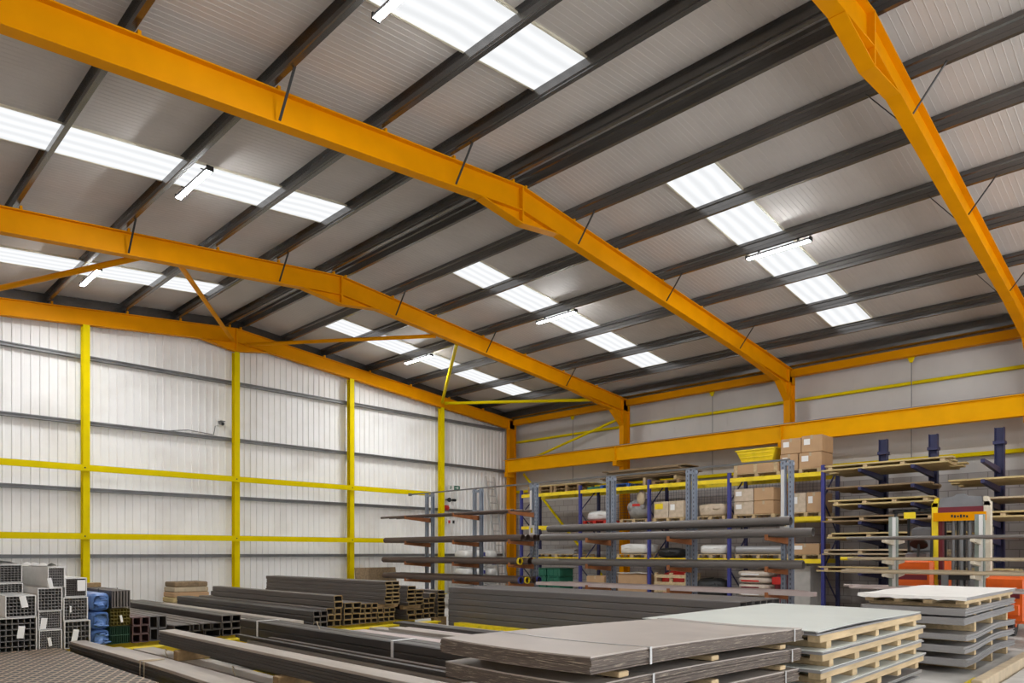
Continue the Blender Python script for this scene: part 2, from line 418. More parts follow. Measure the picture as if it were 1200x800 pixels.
# ------------------------------------------------------------------ portal frames
def portal(y, label, gable=False):
    t = thing('portal_frame', label, 'steel frame', (XR, y, FZ))
    D, W = (.46, .19) if not gable else (.42, .17)
    top = rtop(XR)
    for s, xe in ((1, 21.62), (-1, -2.62)):
        g = G().sweep(ibeam(D, W, .02, .014, y), [(XR,0,top),(xe,0,rtop(xe))], 'x')
        part('rafter', g, 'amber', t)
        # column: web across the hall, flanges along the building
        xi = xe-s*.40
        pr = ibeam(.40, .19, .02, .014, 0, 0)
        g = G().sweep([((xe-s*(.40+b)) if False else (xe + s*b), y+a) for a, b in pr], [(FZ,0,0),(rtop(xe)-.02,0,0)], 'z')
        part('column', g, 'amber', t)
        # eaves haunch: web and sloping bottom flange
        if not gable:
            xh = xe-s*3.1; zh = rtop(xh)-D; zc = 6.12; xk = xe-s*1.0
            pts_ = [(xh,zh),(xk-s*.05,6.62),(xi,zc),(xi,rtop(xi)-D+.0)]
            g = G().poly([(x,y-.006,z) for x,z in pts_], (0,.012,0))
            for (xa,za),(xb,zb) in zip(pts_[:2], pts_[1:3]): g.bar((xa,y,za),(xb,y,zb),W,.02,(0,0,1))
            part('eaves_haunch', g, 'amber', t)
    # apex haunch: end plate and tapered web below the rafters
    hw = 1.02; zb = rtop(XR)-.69
    pts_ = [(XR-hw,rtop(XR-hw)-D),(XR,zb),(XR+hw,rtop(XR+hw)-D),(XR,rtop(XR)-D)]
    g = G().poly([(x,y-.006,z) for x,z in pts_], (0,.012,0))
    g.bar((XR-hw,y,rtop(XR-hw)-D),(XR,y,zb),W,.02); g.bar((XR,y,zb),(XR+hw,y,rtop(XR+hw)-D),W,.02)
    part('apex_haunch', g, 'amber', t)
    part('apex_plate', G().box(XR-.02, XR+.02, y-.1, y+.1, zb, top-.005), 'amber', t)
    for x in PX+PXL:
        s = 1 if x > XR else -1
        part('purlin_cleat', G().box(x-.03*s-.02, x-.03*s+.02, y-.04, y+.04, rtop(x)-.005, rtop(x)+.09), 'amber', t)
    if not gable:
        for x in (PX[1],PX[3],PX[5],PXL[1],PXL[3],PXL[5]):
            for s in (-1, 1):
                zt = roof(x)-.25
                part('fly_brace', G().bar((x,y+s*.1,rtop(x)-D+.03),(x,y+s*.52,zt),.035,.012), 'black', t)
    return t
portal(FY[0], 'amber portal frame nearest the viewer, crossing above the timber racks')
portal(FY[1], 'long amber portal frame crossing the whole roof, its column above the middle of the racks')
portal(FY[2], 'amber portal frame with tubular braces running from it to the gable wall')
portal(21.0, 'amber gable frame against the ribbed end wall, standing on the yellow posts', True)

# gable posts
nm = ['yellow gable post behind the stacked tube bundles', 'yellow gable post under the ridge', 'yellow gable post between the ridge post and the blue-grey rack', 'yellow gable post behind the end of the pipe rack']
for k, x in enumerate((XR-4.035, XR, XR+4.035, XR+8.07)):
    g = G().sweep([(x+a, 21.0+b) for a, b in [(p[0], p[1]+.1) for p in ibeam(.2,.165,.014,.01)]], [(FZ,0,0),(rtop(x)-(.72 if k == 1 else .43),0,0)], 'z')
    t = thing('gable_post', nm[k], 'post', (x,21.0,FZ))
    part('post', g, 'yellow', t)
    part('base_plate', G().box(x-.17,x+.17,20.84,21.16,FZ,FZ+.02), 'yellow', t)
# gable girts (dark) and yellow rails
for z, lab in ((6.66,'topmost dark horizontal girt on the gable wall'),(4.93,'second dark girt from the top on the gable wall'),(3.16,'third dark girt on the gable wall, between the yellow rails'),(1.40,'lowest dark girt on the gable wall, under the yellow rails')):
    pr = [(21.16,z-.05),(21.30,z-.05),(21.30,z+.05),(21.16,z+.05),(21.16,z+.02),(21.2,z+.02),(21.2,z-.03),(21.16,z-.03)]
    solo('wall_girt', G().sweep(pr, [(XL+.1,0,0),(21.2,0,0)], 'x'), 'girt', lab, 'rail')
for z, x1, lab in ((3.70,16.9,'upper yellow guard rail across the gable posts'),(1.92,16.3,'lower yellow guard rail across the gable posts')):
    pr = [(20.80,z-.08),(20.89,z-.08),(20.89,z-.065),(20.815,z-.065),(20.815,z+.08),(20.80,z+.08)]
    t = thing('guard_rail', lab, 'rail', (7,20.85,z))
    part('rail', G().sweep(pr, [(XL+.2,0,0),(x1,0,0)], 'x'), 'yellow', t)
    for xx in (XR-4.035,XR,XR+4.035): part('bolt', G().tube((xx-.06,20.79,z),(xx-.06,20.81,z),.02,8), 'black', t)

# roof bracing tubes between the third frame and the gable
def brace(p, q, r, lab, m='amber'):
    t = thing('brace_tube', lab, 'brace', tuple((Vector(p)+Vector(q))/2))
    part('tube', G().tube(p,q,r,12), m, t)
    d = (Vector(q)-Vector(p)).normalized()
    for e, s in ((p,-1),(q,1)):
        c = Vector(e); part('end_plate', G().bar(c-d*s*.05, c+d*s*.03, .012, .12), m, t)
brace((2.2,20.75,7.12),(4.95,15.335,7.43),.06,'amber roof brace tube crossing a lit rooflight far from the ridge')
brace((5.75,15.335,7.5),(9.3,20.8,7.85),.055,'amber roof brace tube coming down to the top of the ridge post')
brace((9.75,20.8,7.8),(12.6,15.335,7.52),.055,'horizontal looking amber roof brace between ridge post and frame')
brace((13.4,15.335,7.46),(17.45,20.8,7.22),.055,'yellow roof brace tube rising steeply from the post behind the pipe rack','yellow')
brace((17.6,20.8,7.2),(19.8,15.335,6.85),.055,'yellow roof brace tube running level to the column haunch','yellow')
brace((21.45,20.3,5.25),(21.45,15.35,6.45),.05,'yellow diagonal brace tube low on the side wall above the crane beam','yellow')
brace((21.45,20.3,4.75),(21.45,15.6,-.04),.05,'yellow diagonal brace tube behind the pallet rack in the corner','yellow')

# crane beam on brackets
t = thing('crane_beam', 'long amber crane runway beam along the side wall above the racks', 'beam', (20.9,8,4.8))
part('beam', G().sweep(ibeam(.53,.21,.018,.012,20.9,5.32), [(YF+.05,0,0),(20.85,0,0)], 'y'), 'crane', t)
part('rail', G().box(20.88,20.92,YF+.05,20.8,5.32,5.36), 'girt', t)
for y in [3.05, 9.1, 15.2, 20.7]:
    part('bracket', G().box(20.80,21.22,y-.09,y+.09,4.62,4.79), 'amber', t)
    part('web_stiffener', G().box(20.80,20.995,y-.008,y+.008,4.81,5.3), 'crane', t)

# ------------------------------------------------------------------ strip lights
def light(x, y, lab, group=None):
    zb = roof(x)-.36
    t = thing('strip_light', lab, 'lamp', (x,y,zb), group)
    L = .68
    part('housing', G().cham(x-.055,x+.055,y-L,y+L,zb+.0125,zb+.06,.01), 'housing', t)
    g = G().sweep([(x-.046,zb+.012),(x-.038,zb),(x+.038,zb),(x+.046,zb+.012)], [(y-L+.02,0,0),(y+L-.02,0,0)], 'y')
    part('diffuser', g, 'led', t, 'glowing white diffuser')
    for s in (-1, 1):
        part('end_cap', G().box(x-.056,x+.056,y+s*L-.015,y+s*L+.015,zb-.002,zb+.078), 'black', t)
        part('hanger', G().bar((x,y+s*.42,zb+.06),(x,y+s*.42,zb+.12),.03,.02,(0,1,0)).bar((x-.05,y+s*.42,zb+.12),(x+.05,y+s*.42,zb+.12),.02,.01), 'black', t)
LT = (('over the racks','over the tube stacks'))
names = ['by the gable wall','between the two long frames','closest overhead']
for k, fy in enumerate([21.15, 15.2, 9.1]):
    light(14.45, fy-2.72, 'lit strip light hung on the slope over the racks, %s' % ('nearest the gable wall','in the middle bay','in the bay nearest the viewer')[k])
    light(4.9, fy-2.72, 'lit strip light on the slope away from racks, %s' % ('nearest the gable wall','in the middle bay','at top of the view')[k])
for fy in [3.05]:
    for x in (14.45, 4.9): light(x, fy-2.72, 'lit strip light out of view %s' % ('over the timber racks' if x > 9 else 'above the viewer'))

# ------------------------------------------------------------------ floor bearers and steel stock
def bearer(x0, x1, y, lab):
    t = thing('floor_bearer', lab, 'bearer', ((x0+x1)/2, y, FZ))
    part('beam', G().sweep(ibeam(.25,.2,.02,.014,y,.15), [(x0,0,0),(x1,0,0)], 'x'), 'floor_yellow', t)
    for x in (x0+.3, (x0+x1)/2, x1-.3): part('foot_plate', G().box(x-.12,x+.12,y-.16,y+.16,FZ,FZ+.012), 'floor_yellow', t)
bearer(1.0, 9.0, 10.86, 'long yellow floor bearer under the near ends of the tube stacks')
bearer(1.0, 9.0, 11.6, 'yellow floor bearer hidden just behind the near ends of the tube stacks')
bearer(1.0, 9.0, 14.0, 'yellow floor bearer hidden under the middle of the tube stacks')
bearer(1.0, 9.0, 16.4, 'yellow floor bearer hidden under the far ends of the tube stacks')
bearer(.8, 8.6, 7.7, 'yellow floor bearer under the middle of the flat bars')
bearer(.8, 8.6, 4.9, 'yellow floor bearer under the near ends of the flat bars')
t = thing('floor_rail', 'yellow floor rail along the foot of the long grey tube stack', 'rail', (9.1,7.6,FZ))
part('rail', G().sweep([(9.02,FZ),(9.2,FZ),(9.2,FZ+.02),(9.12,FZ+.02),(9.12,.12),(9.2,.12),(9.2,.14),(9.02,.14)], [(4.6,0,0),(10.4,0,0)], 'y'), 'floor_yellow', t)
for y in (5.2, 7.4, 9.6): part('foot_plate', G().box(8.96,9.24,y-.1,y+.1,FZ,FZ+.012), 'floor_yellow', t)
for y in (11.6, 14.0, 16.4):
    solo('timber_bearer', G().cham(2.0,8.95,y-.04,y+.04,.15,.17,.004), 'wood2', 'thin timber strip under the tube stacks, %s' % {11.6:'behind their near ends',14.0:'hidden midway along',16.4:'hidden at the far end'}[y], 'timber')

TUBES = {}
def box_section(w, h, L, m, rim, loc, label, group=None, name='box_section', t=.012):
    key = (round(w,3), round(h,3), round(L,2), m, rim, name, t)
    if key not in TUBES:
        me_o = link_mesh(name, rtube(w,h,L,t), m, (0,0,0)); me_o.data.materials.append(M[rim])
        for p in me_o.data.polygons[-16:]: p.material_index = 1
        TUBES[key] = me_o; o = me_o
        tag(o, label, 'steel tube', group); o.location = (loc[0],loc[1],loc[2]+ZO)
    else:
        o = copy_tree(TUBES[key], loc, label, group)
        if not group and 'group' in o: del o['group']
    ORG[o.name] = loc
    return o

def tube_pile(x0, cols, rows, w, h, z, L, y, where, m='steel', rim='ochre', jit=.06, gap=.004):
    """a pile of loose box sections with their near ends at y"""
    for c in range(cols):
        n = rows[c] if isinstance(rows, (list, tuple)) else rows
        for r in range(n):
            side = '' if cols == 1 else ', ' + (('left column','right column') if cols == 2 else ('left column','middle column','right column'))[c]
            pos = 'bottom' if r == 0 else 'topmost' if r == n-1 else ORD[r]
            lab = '%s box section%s %s%s' % (pos, '' if r in (0,n-1) else ' up', where, side)
            box_section(w, h, L, m, rim, (x0+(c+.5)*(w+gap)+R(-.0015,.0015), y+R(0,jit), z+r*(h+.0008)), lab)
tube_pile(6.42, 2, 3, .135, .1, .171, 6.2, 11.1, 'in the low dark pile farthest from the sheet packs', 'steel2', 'steel')
tube_pile(6.72, 2, 3, .135, .108, .171, 5.6, 11.15, 'under the two pale ended sections')
tube_pile(6.86, 1, 2, .17, .11, .502, 5.2, 11.15, 'stacked highest left of the tall pile')
tube_pile(7.05, 2, 4, .17, .103, .171, 5.8, 11.12, 'of the four-high pile with square ends')
tube_pile(7.42, 3, 4, .13, .093, .171, 5.6, 11.2, 'of the three-column pile')
tube_pile(7.85, 3, 3, .13, .088, .171, 5.2, 11.22, 'below the tall pile')
solo('timber_batten', G().cham(7.86,8.36,11.3,11.42,.44,.503,.006), 'wood2', 'short timber batten under the tall double column of box sections', 'timber')
solo('timber_batten', G().cham(7.86,8.36,15.3,15.42,.44,.503,.006), 'wood2', 'timber batten hidden under the far end of the tall column', 'timber')
tube_pile(7.95, 2, 6, .165, .073, .504, 4.8, 11.12, 'of the tall six-high pile')
tube_pile(8.50, 2, 2, .19, .1, .171, 5.2, 11.15, 'beneath the five-high pile')
solo('timber_batten', G().cham(8.48,8.92,11.3,11.42,.373,.45,.006), 'wood2', 'short timber batten below the five-high box sections', 'timber')
solo('timber_batten', G().cham(8.48,8.92,15.6,15.72,.373,.45,.006), 'wood2', 'timber batten hidden below the far end of the five-high sections', 'timber')
tube_pile(8.50, 2, [5,4], .19, .077, .451, 5.2, 11.15, 'of the five-high pile')
tube_pile(8.92, 2, [4,5], .15, .1, .171, 5.6, 11.2, 'next to the rightmost single pile')
tube_pile(9.30, 1, 7, .19, .078, .171, 5.6, 11.18, 'of the single seven-high pile beside the grey stack')
solo('timber_bearer', G().cham(9.22,9.56,11.25,11.35,FZ,.171,.006), 'wood2', 'timber block under the near end of the seven-high pile', 'timber')
solo('timber_bearer', G().cham(9.22,9.56,15.9,16.0,FZ,.171,.006), 'wood2', 'timber block hidden under the far end of the seven-high pile', 'timber')

# the long grey stack seen from its side
for i, y in enumerate((5.4, 7.8, 10.2)):
    solo('timber_bearer', G().cham(9.25,10.6,y-.05,y+.05,FZ,.0,.006), 'wood2', 'timber bearer under the long grey tube stack, %s' % ('near end','middle','far end')[i], 'timber')
for c in range(6):
    for r in range(7):
        pos = 'bottom' if r == 0 else 'topmost' if r == 6 else ORD[r]
        if c == 0: lab, gr = '%s tube%s in the face of the long grey rectangular tube stack' % (pos, '' if r in (0,6) else ' up'), None
        elif r == 6: lab, gr = '%s grey tube back from the face in the top layer of the long stack' % ORD[c-1], None
        else: lab, gr = 'grey rectangular tube hidden inside the long grey tube stack', 'tubes inside the long grey stack'
        box_section(.205, .114, 6.2, 'greysteel', 'steel', (9.36+c*.215+R(-.004,.004), 4.62+R(0,.03), .0+r*.1155), lab, gr, 'rectangular_tube')

# flat bars, angles and strips near the viewer
def flat(x0, x1, z0, z1, y0, y1, m, lab, bow=0., name='flat_bar', cat='steel bar', par=None, sag=0.):
    n = 14 if bow or sag else 1
    c = .004
    pr = [(x0,z0+c),(x0+c,z0),(x1-c,z0),(x1,z0+c),(x1,z1-c),(x1-c,z1),(x0+c,z1),(x0,z1-c)]
    path = [(y0+(y1-y0)*k/n, bow*math.sin(math.pi*k/n), sag*math.sin(math.pi*k/n)) for k in range(n+1)]
    g = G().sweep(pr, path, 'y')
    return part(name, g, m, par) if par else solo(name, g, m, lab, cat)
# thick bundle of flats on blocks
for i, (y, s) in enumerate(((8.85,'beyond'),(6.35,'nearer'))):
    solo('timber_block', G().cham(3.26,3.66,y-.06,y+.06,.196,.318,.008), 'wood2', ('brown timber block under the far end of the tall flat bar stack','brown timber block under the middle of the tall flat bar stack')[i], 'timber')
for k in range(6):
    flat(3.34+R(-.01,.01), 3.54+R(-.01,.01), .32+k*.0305, .3495+k*.0305, 3.95, 9.6+R(-.04,.04), 'flat' if k == 5 else 'steel2', '%s long flat bar of the tall stack standing on timber blocks' % ('bottom' if k == 0 else 'lit-toned topmost' if k == 5 else ORD[k]))  # same steel throughout; the lit top is put into the topmost bar's lighter colour
k = 0
WH = ['beside the tall flat bar stack','amid the thin bars','next to the taped bundle']
for i, (x, n, w, c) in enumerate(((3.76,4,.075,3),(4.04,3,.08,4),(4.43,4,.075,4))):
    for r in range(n):
        for q in range(c):
            if r == n-1 and q % 2: continue
            a = x+q*(w+.012)
            flat(a, a+w*R(.8,1), (.15+r*.05), .15+r*.05+R(.036,.048), 3.95, 9.5+R(-.5,.4), ('steel2','flat','steel','steel2','steel')[(r*2+q*3+i)%5], '%s long bar, %s row up, in the low pile %s' % (ORD[q], ORD[r], WH[i]))
# box sections with open ends beyond the bearer
tube_pile(4.07, 3, 1, .24, .115, .171, 5.8, 11.15, 'in the lower layer beside the maroon tubes', 'steel', 'steel2')
for x, w, lab in ((4.2,.24,'wide box section with a dark open end on the low pile'),(4.41,.1,'narrow box section beside the wide one on the low pile'),(4.57,.13,'box section second from the taped bundle, open end showing'),(4.73,.14,'box section next to the taped bundle, open end showing')):
    box_section(w, .11, 5.6, 'steel', 'steel2', (x, 11.12, .287), lab)
# taped bundle of sections
def bundle_long(x0, cols, w, rows, h, z0, y0, y1, lab, tapes, m='steel2'):
    t = thing('section_bundle', lab, 'bundle', (x0+cols*w/2, (y0+y1)/2, z0))
    for c in range(cols):
        for r in range(rows):
            o = link_mesh('section', rtube(w-.003, h-.001, y1-y0-R(0,.06), .007), m, (0,0,0)); o.parent = t
            og = ORG[t.name]; o.location = (x0+(c+.5)*w-og[0], y0-og[1], z0+r*h-og[2]); ORG[o.name] = og
    for y in tapes:
        g = G(); a, b, c, d = x0-.006, x0+cols*w+.006, z0+.004, z0+rows*h+.006
        for p, q in (((a,c),(a,d)),((a,d),(b,d)),((b,d),(b,c))): g.bar((p[0],y,p[1]),(q[0],y,q[1]),.07,.006,(0,1,0)) if False else g.poly([(p[0],y-.03,p[1]),(q[0],y-.03,q[1]),(q[0],y+.02,q[1]),(p[0],y+.02,p[1])], (.003,0,.003))
        part('tape', g, 'paper', t, 'white tape')
    return t
bundle_long(4.80, 2, .16, 3, .112, .155, 3.95, 10.5, 'long dark section bundle with white tape lying in front of the yellow bearer', (6.6, 9.9))
tube_pile(4.83, 2, 3, .15, .108, .171, 5.9, 11.15, 'of the pile directly behind the taped bundle', 'steel2', 'steel')
for c in range(4):
    for r in range(2):
        flat(5.3+c*.26, 5.52+c*.26, .171+r*.072, .24+r*.072, 11.05+R(0,.2), 17.3+R(-.2,.2), ('flat','steel')[(c+r)%2], '%s %s bar in the low wide pile behind the taped bundle' % (ORD[c], ('lower','upper')[r]))
xs = [(5.35,.2,2,'flat'),(5.62,.16,1,'pale'),(5.85,.24,3,'steel2'),(6.18,.2,1,'flat'),(6.45,.22,2,'pale'),(6.75,.26,1,'steel'),(7.1,.24,2,'flat'),(7.45,.2,1,'pale'),(7.75,.26,2,'steel2'),(8.12,.2,1,'flat')]
for i, (x, w, n, m) in enumerate(xs):
    for r in range(n):
        flat(x, x+w, .15+r*.041, .19+r*.041, 4.3, 10.35+R(-.5,.35), m, '%s strip from the taped bundle in the row of flat strips%s' % (ORD[i], '' if n == 1 else ', %s one' % (('lower','upper') if n == 2 else ('bottom','middle','top'))[r]))
# bent strips nearest the mesh sheets
t = thing('flat_bar_bundle', 'bundle of dark flat bars tied with wire beside the mesh sheets', 'bundle', (2.74,7.8,.15))
for k in range(5):
    flat(2.60+R(-.008,.008), 2.78+R(-.008,.008), .152+k*.036, .186+k*.036, 4.6, 10.72+R(-.06,.03), 'flat' if k == 4 else 'steel2', '', .07, 'bar', None, t)
g = G()
for y, d in ((8.05,.05), (8.17,-.06)): g.tube((2.645,y,.34),(2.87,y+d,.34),.006,8); g.tube((2.645,y,.345),(2.645,y,.16),.006,8)
part('tie_wire', g, 'tan', t)
for i, (x, w, h, m, lab) in enumerate(((2.82,.08,.05,'tan','narrow tan strip beside the wire-tied bar bundle'),(2.915,.03,.03,'steel2','dark strip between the tan strip and the wide plates'),(2.96,.17,.085,'flat','wide grey plate strip nearest the wire-tied bundle'),(3.15,.06,.05,'tan','second tan strip, between the two wide plate strips'),(3.23,.03,.03,'steel2','dark bar beside the second tan strip'),(3.28,.26,.045,'flat','wide grey plate strip under the tall flat bar stack'))):
    flat(x, x+w, .15, .15+h, 4.7, 10.4, m, lab, .06)
# loose wire ties standing up along the bars
for i, (x, y, z, lab) in enumerate(((3.30,9.2,.2,'bent tie wire by the far end of the tall flat bar stack'),(3.30,7.3,.2,'bent tie wire halfway along the tall flat bar stack'),(4.88,8.3,.495,'bent tie wire on top of the taped bundle'))):
    g = G(); p = [(x,y,z),(x-.02,y+.02,z+.06),(x-.01,y+.06,z+.1),(x+.02,y+.08,z+.07)]
    for a, b in zip(p[:-1], p[1:]): g.tube(a,b,.005,6)
    solo('tie_wire', g, 'tan', lab, 'wire')
for i, (x, y0, y1) in enumerate(((5.15,4.4,10.3),(5.25,5.0,10.5))):
    flat(x, x+.06, .15, .2+.05*i, y0, y1, ('steel2','flat')[i], ('dark','pale')[i]+' narrow bar right beside the taped bundle')
# expanded metal sheets
def mesh_material():
    m = mat('expanded_metal', srgb(168,146,124), .5, .1)
    N = m.node_tree.nodes; L = m.node_tree.links; b = N['Principled BSDF']
    tc = N['Texture Coordinate']; sp = N.new('ShaderNodeSeparateXYZ'); L.new(tc.outputs['Object'], sp.inputs[0])
    def op(o, a, c=None):
        n = N.new('ShaderNodeMath'); n.operation = o
        for k, v in enumerate((a, c)):
            if v is None: continue
            if isinstance(v, (int, float)): n.inputs[k].default_value = v
            else: L.new(v, n.inputs[k])
        return n.outputs[0]
    xa = op('MULTIPLY', sp.outputs['X'], 1/.11); ya = op('MULTIPLY', sp.outputs['Y'], 1/.19)
    p = op('ABSOLUTE', op('SUBTRACT', op('FRACT', op('ADD', xa, ya)), .5)); q = op('ABSOLUTE', op('SUBTRACT', op('FRACT', op('SUBTRACT', xa, ya)), .5))
    hole = op('LESS_THAN', op('MAXIMUM', p, q), .37)
    mx = N.new('ShaderNodeMix'); mx.data_type = 'RGBA'; mx.inputs[7].default_value = (.015,.012,.01,1)
    L.new(hole, mx.inputs[0]); L.new(b.inputs['Base Color'].links[0].from_socket, mx.inputs[6]); L.new(mx.outputs[2], b.inputs['Base Color'])
    return m
M['mesh'] = mesh_material()
for k in range(4):
    t = solo('mesh_sheet', G().grid(.85+R(-.01,.01), 2.5+R(-.01,.01), 4.6, 10.8+R(-.02,.02), lambda x, y, k=k: .152+k*.024+.004*math.sin(2*y), .02, 6, 20), 'mesh',
        '%s brown expanded metal mesh sheet on the floor bearers' % ('bottom','second','third','topmost')[k], 'metal sheet')

# ------------------------------------------------------------------ wrapped bundles of small tubes
def tube_bundle(x0, x1, z0, z1, nx, nz, y, lab, L=6., m='tube_rim', wrap='white_film', tag_at=None, sleeve=True, t=.003, loose=0):
    o = thing('tube_bundle', lab, 'tube bundle', ((x0+x1)/2, y+L/2, z0)); og = ORG[o.name]
    e = .006; w = (x1-x0-2*e)/nx; h = (z1-z0-2*e)/nz
    proto = None
    for i in range(nx):
        for k in range(nz):
            if proto is None:
                q = link_mesh('tube', rtube(w*.985, h*.985, L, t), m, (0,0,0)); proto = q
            else:
                q = proto.copy(); COL.objects.link(q)
            q.parent = o; q.location = (x0+e+(i+.5)*w-og[0], y+R(0,.02)-og[1], z0+e+k*h-og[2]); ORG[q.name] = og
    if sleeve:
        g = G(); a = [(x0,z0),(x1,z0),(x1,z1),(x0,z1)]; n = 12
        path = [(y+.03+(L-.06)*k/n, R(-.002,.002), R(-.001,.002)) for k in range(n+1)]
        b = [(x0+.004,z0+.004),(x1-.004,z0+.004),(x1-.004,z1-.004),(x0+.004,z1-.004)]
        g.sweep(a, path, 'y', True, False); g.sweep(b[::-1], path, 'y', True, False)
        v = [(p[0],y+.03,p[1]) for p in a+b]; g.add(v, [(i,(i+1)%4,4+(i+1)%4,4+i) for i in range(4)])
        part('wrapping', g, wrap, o)
        g = G(); q_ = .013
        g.box(x0+.001,x0+q_,y-.012,y+.05,z0+.001,z1-.001).box(x1-q_,x1-.001,y-.012,y+.05,z0+.001,z1-.001)
        g.box(x0+q_,x1-q_,y-.012,y+.05,z1-q_,z1-.001).box(x0+q_,x1-q_,y-.012,y+.05,z0+.001,z0+q_*.7)
        part('film_edge', g, wrap, o, 'white film folded round the end')
        if loose:
            g = G(); n_ = 9; v = []
            for i in range(n_+1):
                for j in range(9):
                    u_ = j/8; xx = x0-.012+(x1-x0)*loose*u_
                    v.append((xx, y+.1+.16*i+R(-.03,.03), z1+.006+.045*abs(math.sin(2.1*i+3*u_))*math.sin(math.pi*u_)+R(0,.01)))
            f = [(i*9+j,i*9+j+1,(i+1)*9+j+1,(i+1)*9+j) for i in range(n_) for j in range(8)]
            g.add(v, f, True); part('loose_film', g, wrap, o, 'crumpled loose white film')
    else:
        for yy in (y+.6, y+3, y+5.2):
            g = G(); 
            for p, q in (((x0,z0),(x0,z1)),((x0,z1),(x1,z1)),((x1,z1),(x1,z0))): g.poly([(p[0],yy,p[1]),(q[0],yy,q[1]),(q[0],yy+.03,q[1]),(p[0],yy+.03,p[1])], (.002,0,.002))
            part('strap', g, 'black', o)
    if tag_at:
        tx, tz, tw, th, lean = tag_at
        X_ = x0+(x1-x0)*tx; Z_ = z0+(z1-z0)*tz
        part('label_tag', G().poly([(X_,y-.02,Z_),(X_+tw,y-.02,Z_+lean*.3),(X_+tw-lean,y-.02,Z_+th+lean*.3),(X_-lean,y-.02,Z_+th)], (0,.003,0)), 'paper', o, 'white paper tag')
    return o
YB = 11.2
tube_bundle(1.86,2.34,.172,.64,7,6,YB,'tube bundle with large square ends at the bottom beside the mesh sheets',tag_at=(.52,.42,.075,.16,-.02))
tube_bundle(1.99,2.335,.645,.93,8,6,YB+.02,'white wrapped tube bundle resting on the bundle with the largest ends',tag_at=(.52,.42,.075,.15,.03))
tube_bundle(1.86,2.30,.935,1.075,10,4,YB+.6,'flat white wrapped tube bundle set back, third up in its column')
tube_bundle(1.86,2.32,1.08,1.33,11,7,YB+.75,'white sheathed tube bundle on top, set back from the end',loose=1.)
tube_bundle(2.36,2.63,.172,.45,9,8,YB,'fine tube bundle at the bottom of the second column, small tag in middle',tag_at=(.42,.2,.04,.12,.02))
tube_bundle(2.36,2.63,.455,.705,10,7,YB+.03,'fine tube bundle second up, white tag hanging at its corner',tag_at=(.05,.05,.07,.15,-.02))
tube_bundle(2.345,2.635,.71,1.02,7,7,YB,'square tube bundle third up in the second column, bulging end')
tube_bundle(2.46,2.665,1.025,1.30,7,7,YB-.0,'square tube bundle on top of the second column, tag at lower corner',loose=.8,tag_at=(.1,-.06,.05,.14,.03))
tube_bundle(2.655,2.975,.172,.555,6,5,YB,'greenish tube bundle at the bottom beside the blue wrapped ones',tag_at=(.25,.25,.07,.17,-.03),m='tube_rim')
tube_bundle(2.645,2.945,.56,.88,8,7,YB,'tube bundle in the middle of the third column, narrow white sticker',tag_at=(.25,.35,.02,.09,.0))
tube_bundle(2.675,2.945,.885,1.145,11,9,YB+.05,'fine dark tube bundle topping the third column, large white label',tag_at=(.55,.3,.1,.15,.0),m='steel')
def blue_bundle(z0, z1, lab, seed):
    t = thing('wrapped_bundle', lab, 'tube bundle', (3.11, 14.2, z0))
    rnd = random.Random(seed); n = 20; g = G(); v = []
    L = [0,.02,.06,.12,.25,.5,.9,1.5,2.5,4,5.9]
    for k, yy in enumerate(L):
        sh = .72 if k == 0 else .9 if k == 1 else 1
        for i in range(n):
            p = 2*math.pi*i/n; c, s = math.cos(p), math.sin(p)
            rx = .118*sh*(1+rnd.uniform(-.05,.05)); rz = (z1-z0)/2*sh*(1+rnd.uniform(-.05,.0))
            v.append((3.11+rx*math.copysign(abs(c)**.5,c), YB+yy+rnd.uniform(0,.012), (z0+z1)/2+rz*math.copysign(abs(s)**.5,s)))
    f = [(k*n+i,(k+1)*n+i,(k+1)*n+(i+1)%n,k*n+(i+1)%n) for k in range(len(L)-1) for i in range(n)]
    v.append((3.11,YB-.025,(z0+z1)/2)); f += [((i+1)%n,len(v)-1,i)[::-1] for i in range(n)]; f.append(tuple(range((len(L)-1)*n,len(L)*n)))
    g.add(v, f, True); part('film', g, 'blue_film', t)
    for q in range(5):
        a = rnd.uniform(-.08,.08); b = rnd.uniform(-.3,.3)*(z1-z0)
        part('film_pleat', G().blob((3.11+a,YB-.02,(z0+z1)/2+b),(rnd.uniform(.03,.06),.02,.014),8,5,.2,.8,q), 'blue_film', t)
blue_bundle(.172,.40,'blue film wrapped bundle at the bottom of its column',1)
blue_bundle(.405,.66,'blue film wrapped bundle in the middle of its column',2)
blue_bundle(.665,.925,'blue film wrapped bundle on top of its column',3)
tube_bundle(3.245,3.51,.172,.43,9,2,YB+.05,'green ended tube bundle at the bottom beside the blue film bundles',m='green_end',sleeve=False)
tube_bundle(3.245,3.51,.435,.69,6,5,YB+.04,'yellow ended tube bundle between the green and the grey bundles',m='yellow_end',sleeve=False,tag_at=(.5,.2,.03,.1,.02))
tube_bundle(3.245,3.505,.695,.96,6,1,YB,'bundle of upright grey rectangular tubes on the yellow ended bundle',m='steel',sleeve=False,t=.012)
solo('timber_piece', G().cham(3.1,3.42,12.3,12.42,.962,1.03,.008), 'wood2', 'dark timber piece lying across the top grey tube bundle', 'timber')
solo('timber_piece', G().cham(3.3,3.50,12.9,13.0,.962,1.0,.008), 'wood2', 'short timber offcut behind the timber piece on the grey bundle', 'timber')
tube_pile(3.53, 2, 3, .115, .125, .171, 5.8, YB, 'of the large maroon rimmed tubes', 'maroon_end', 'maroon_end')
tube_pile(3.79, 2, 2, .118, .185, .171, 5.8, YB+.05, 'of the tall narrow tubes beside the maroon ones', 'steel', 'greysteel')

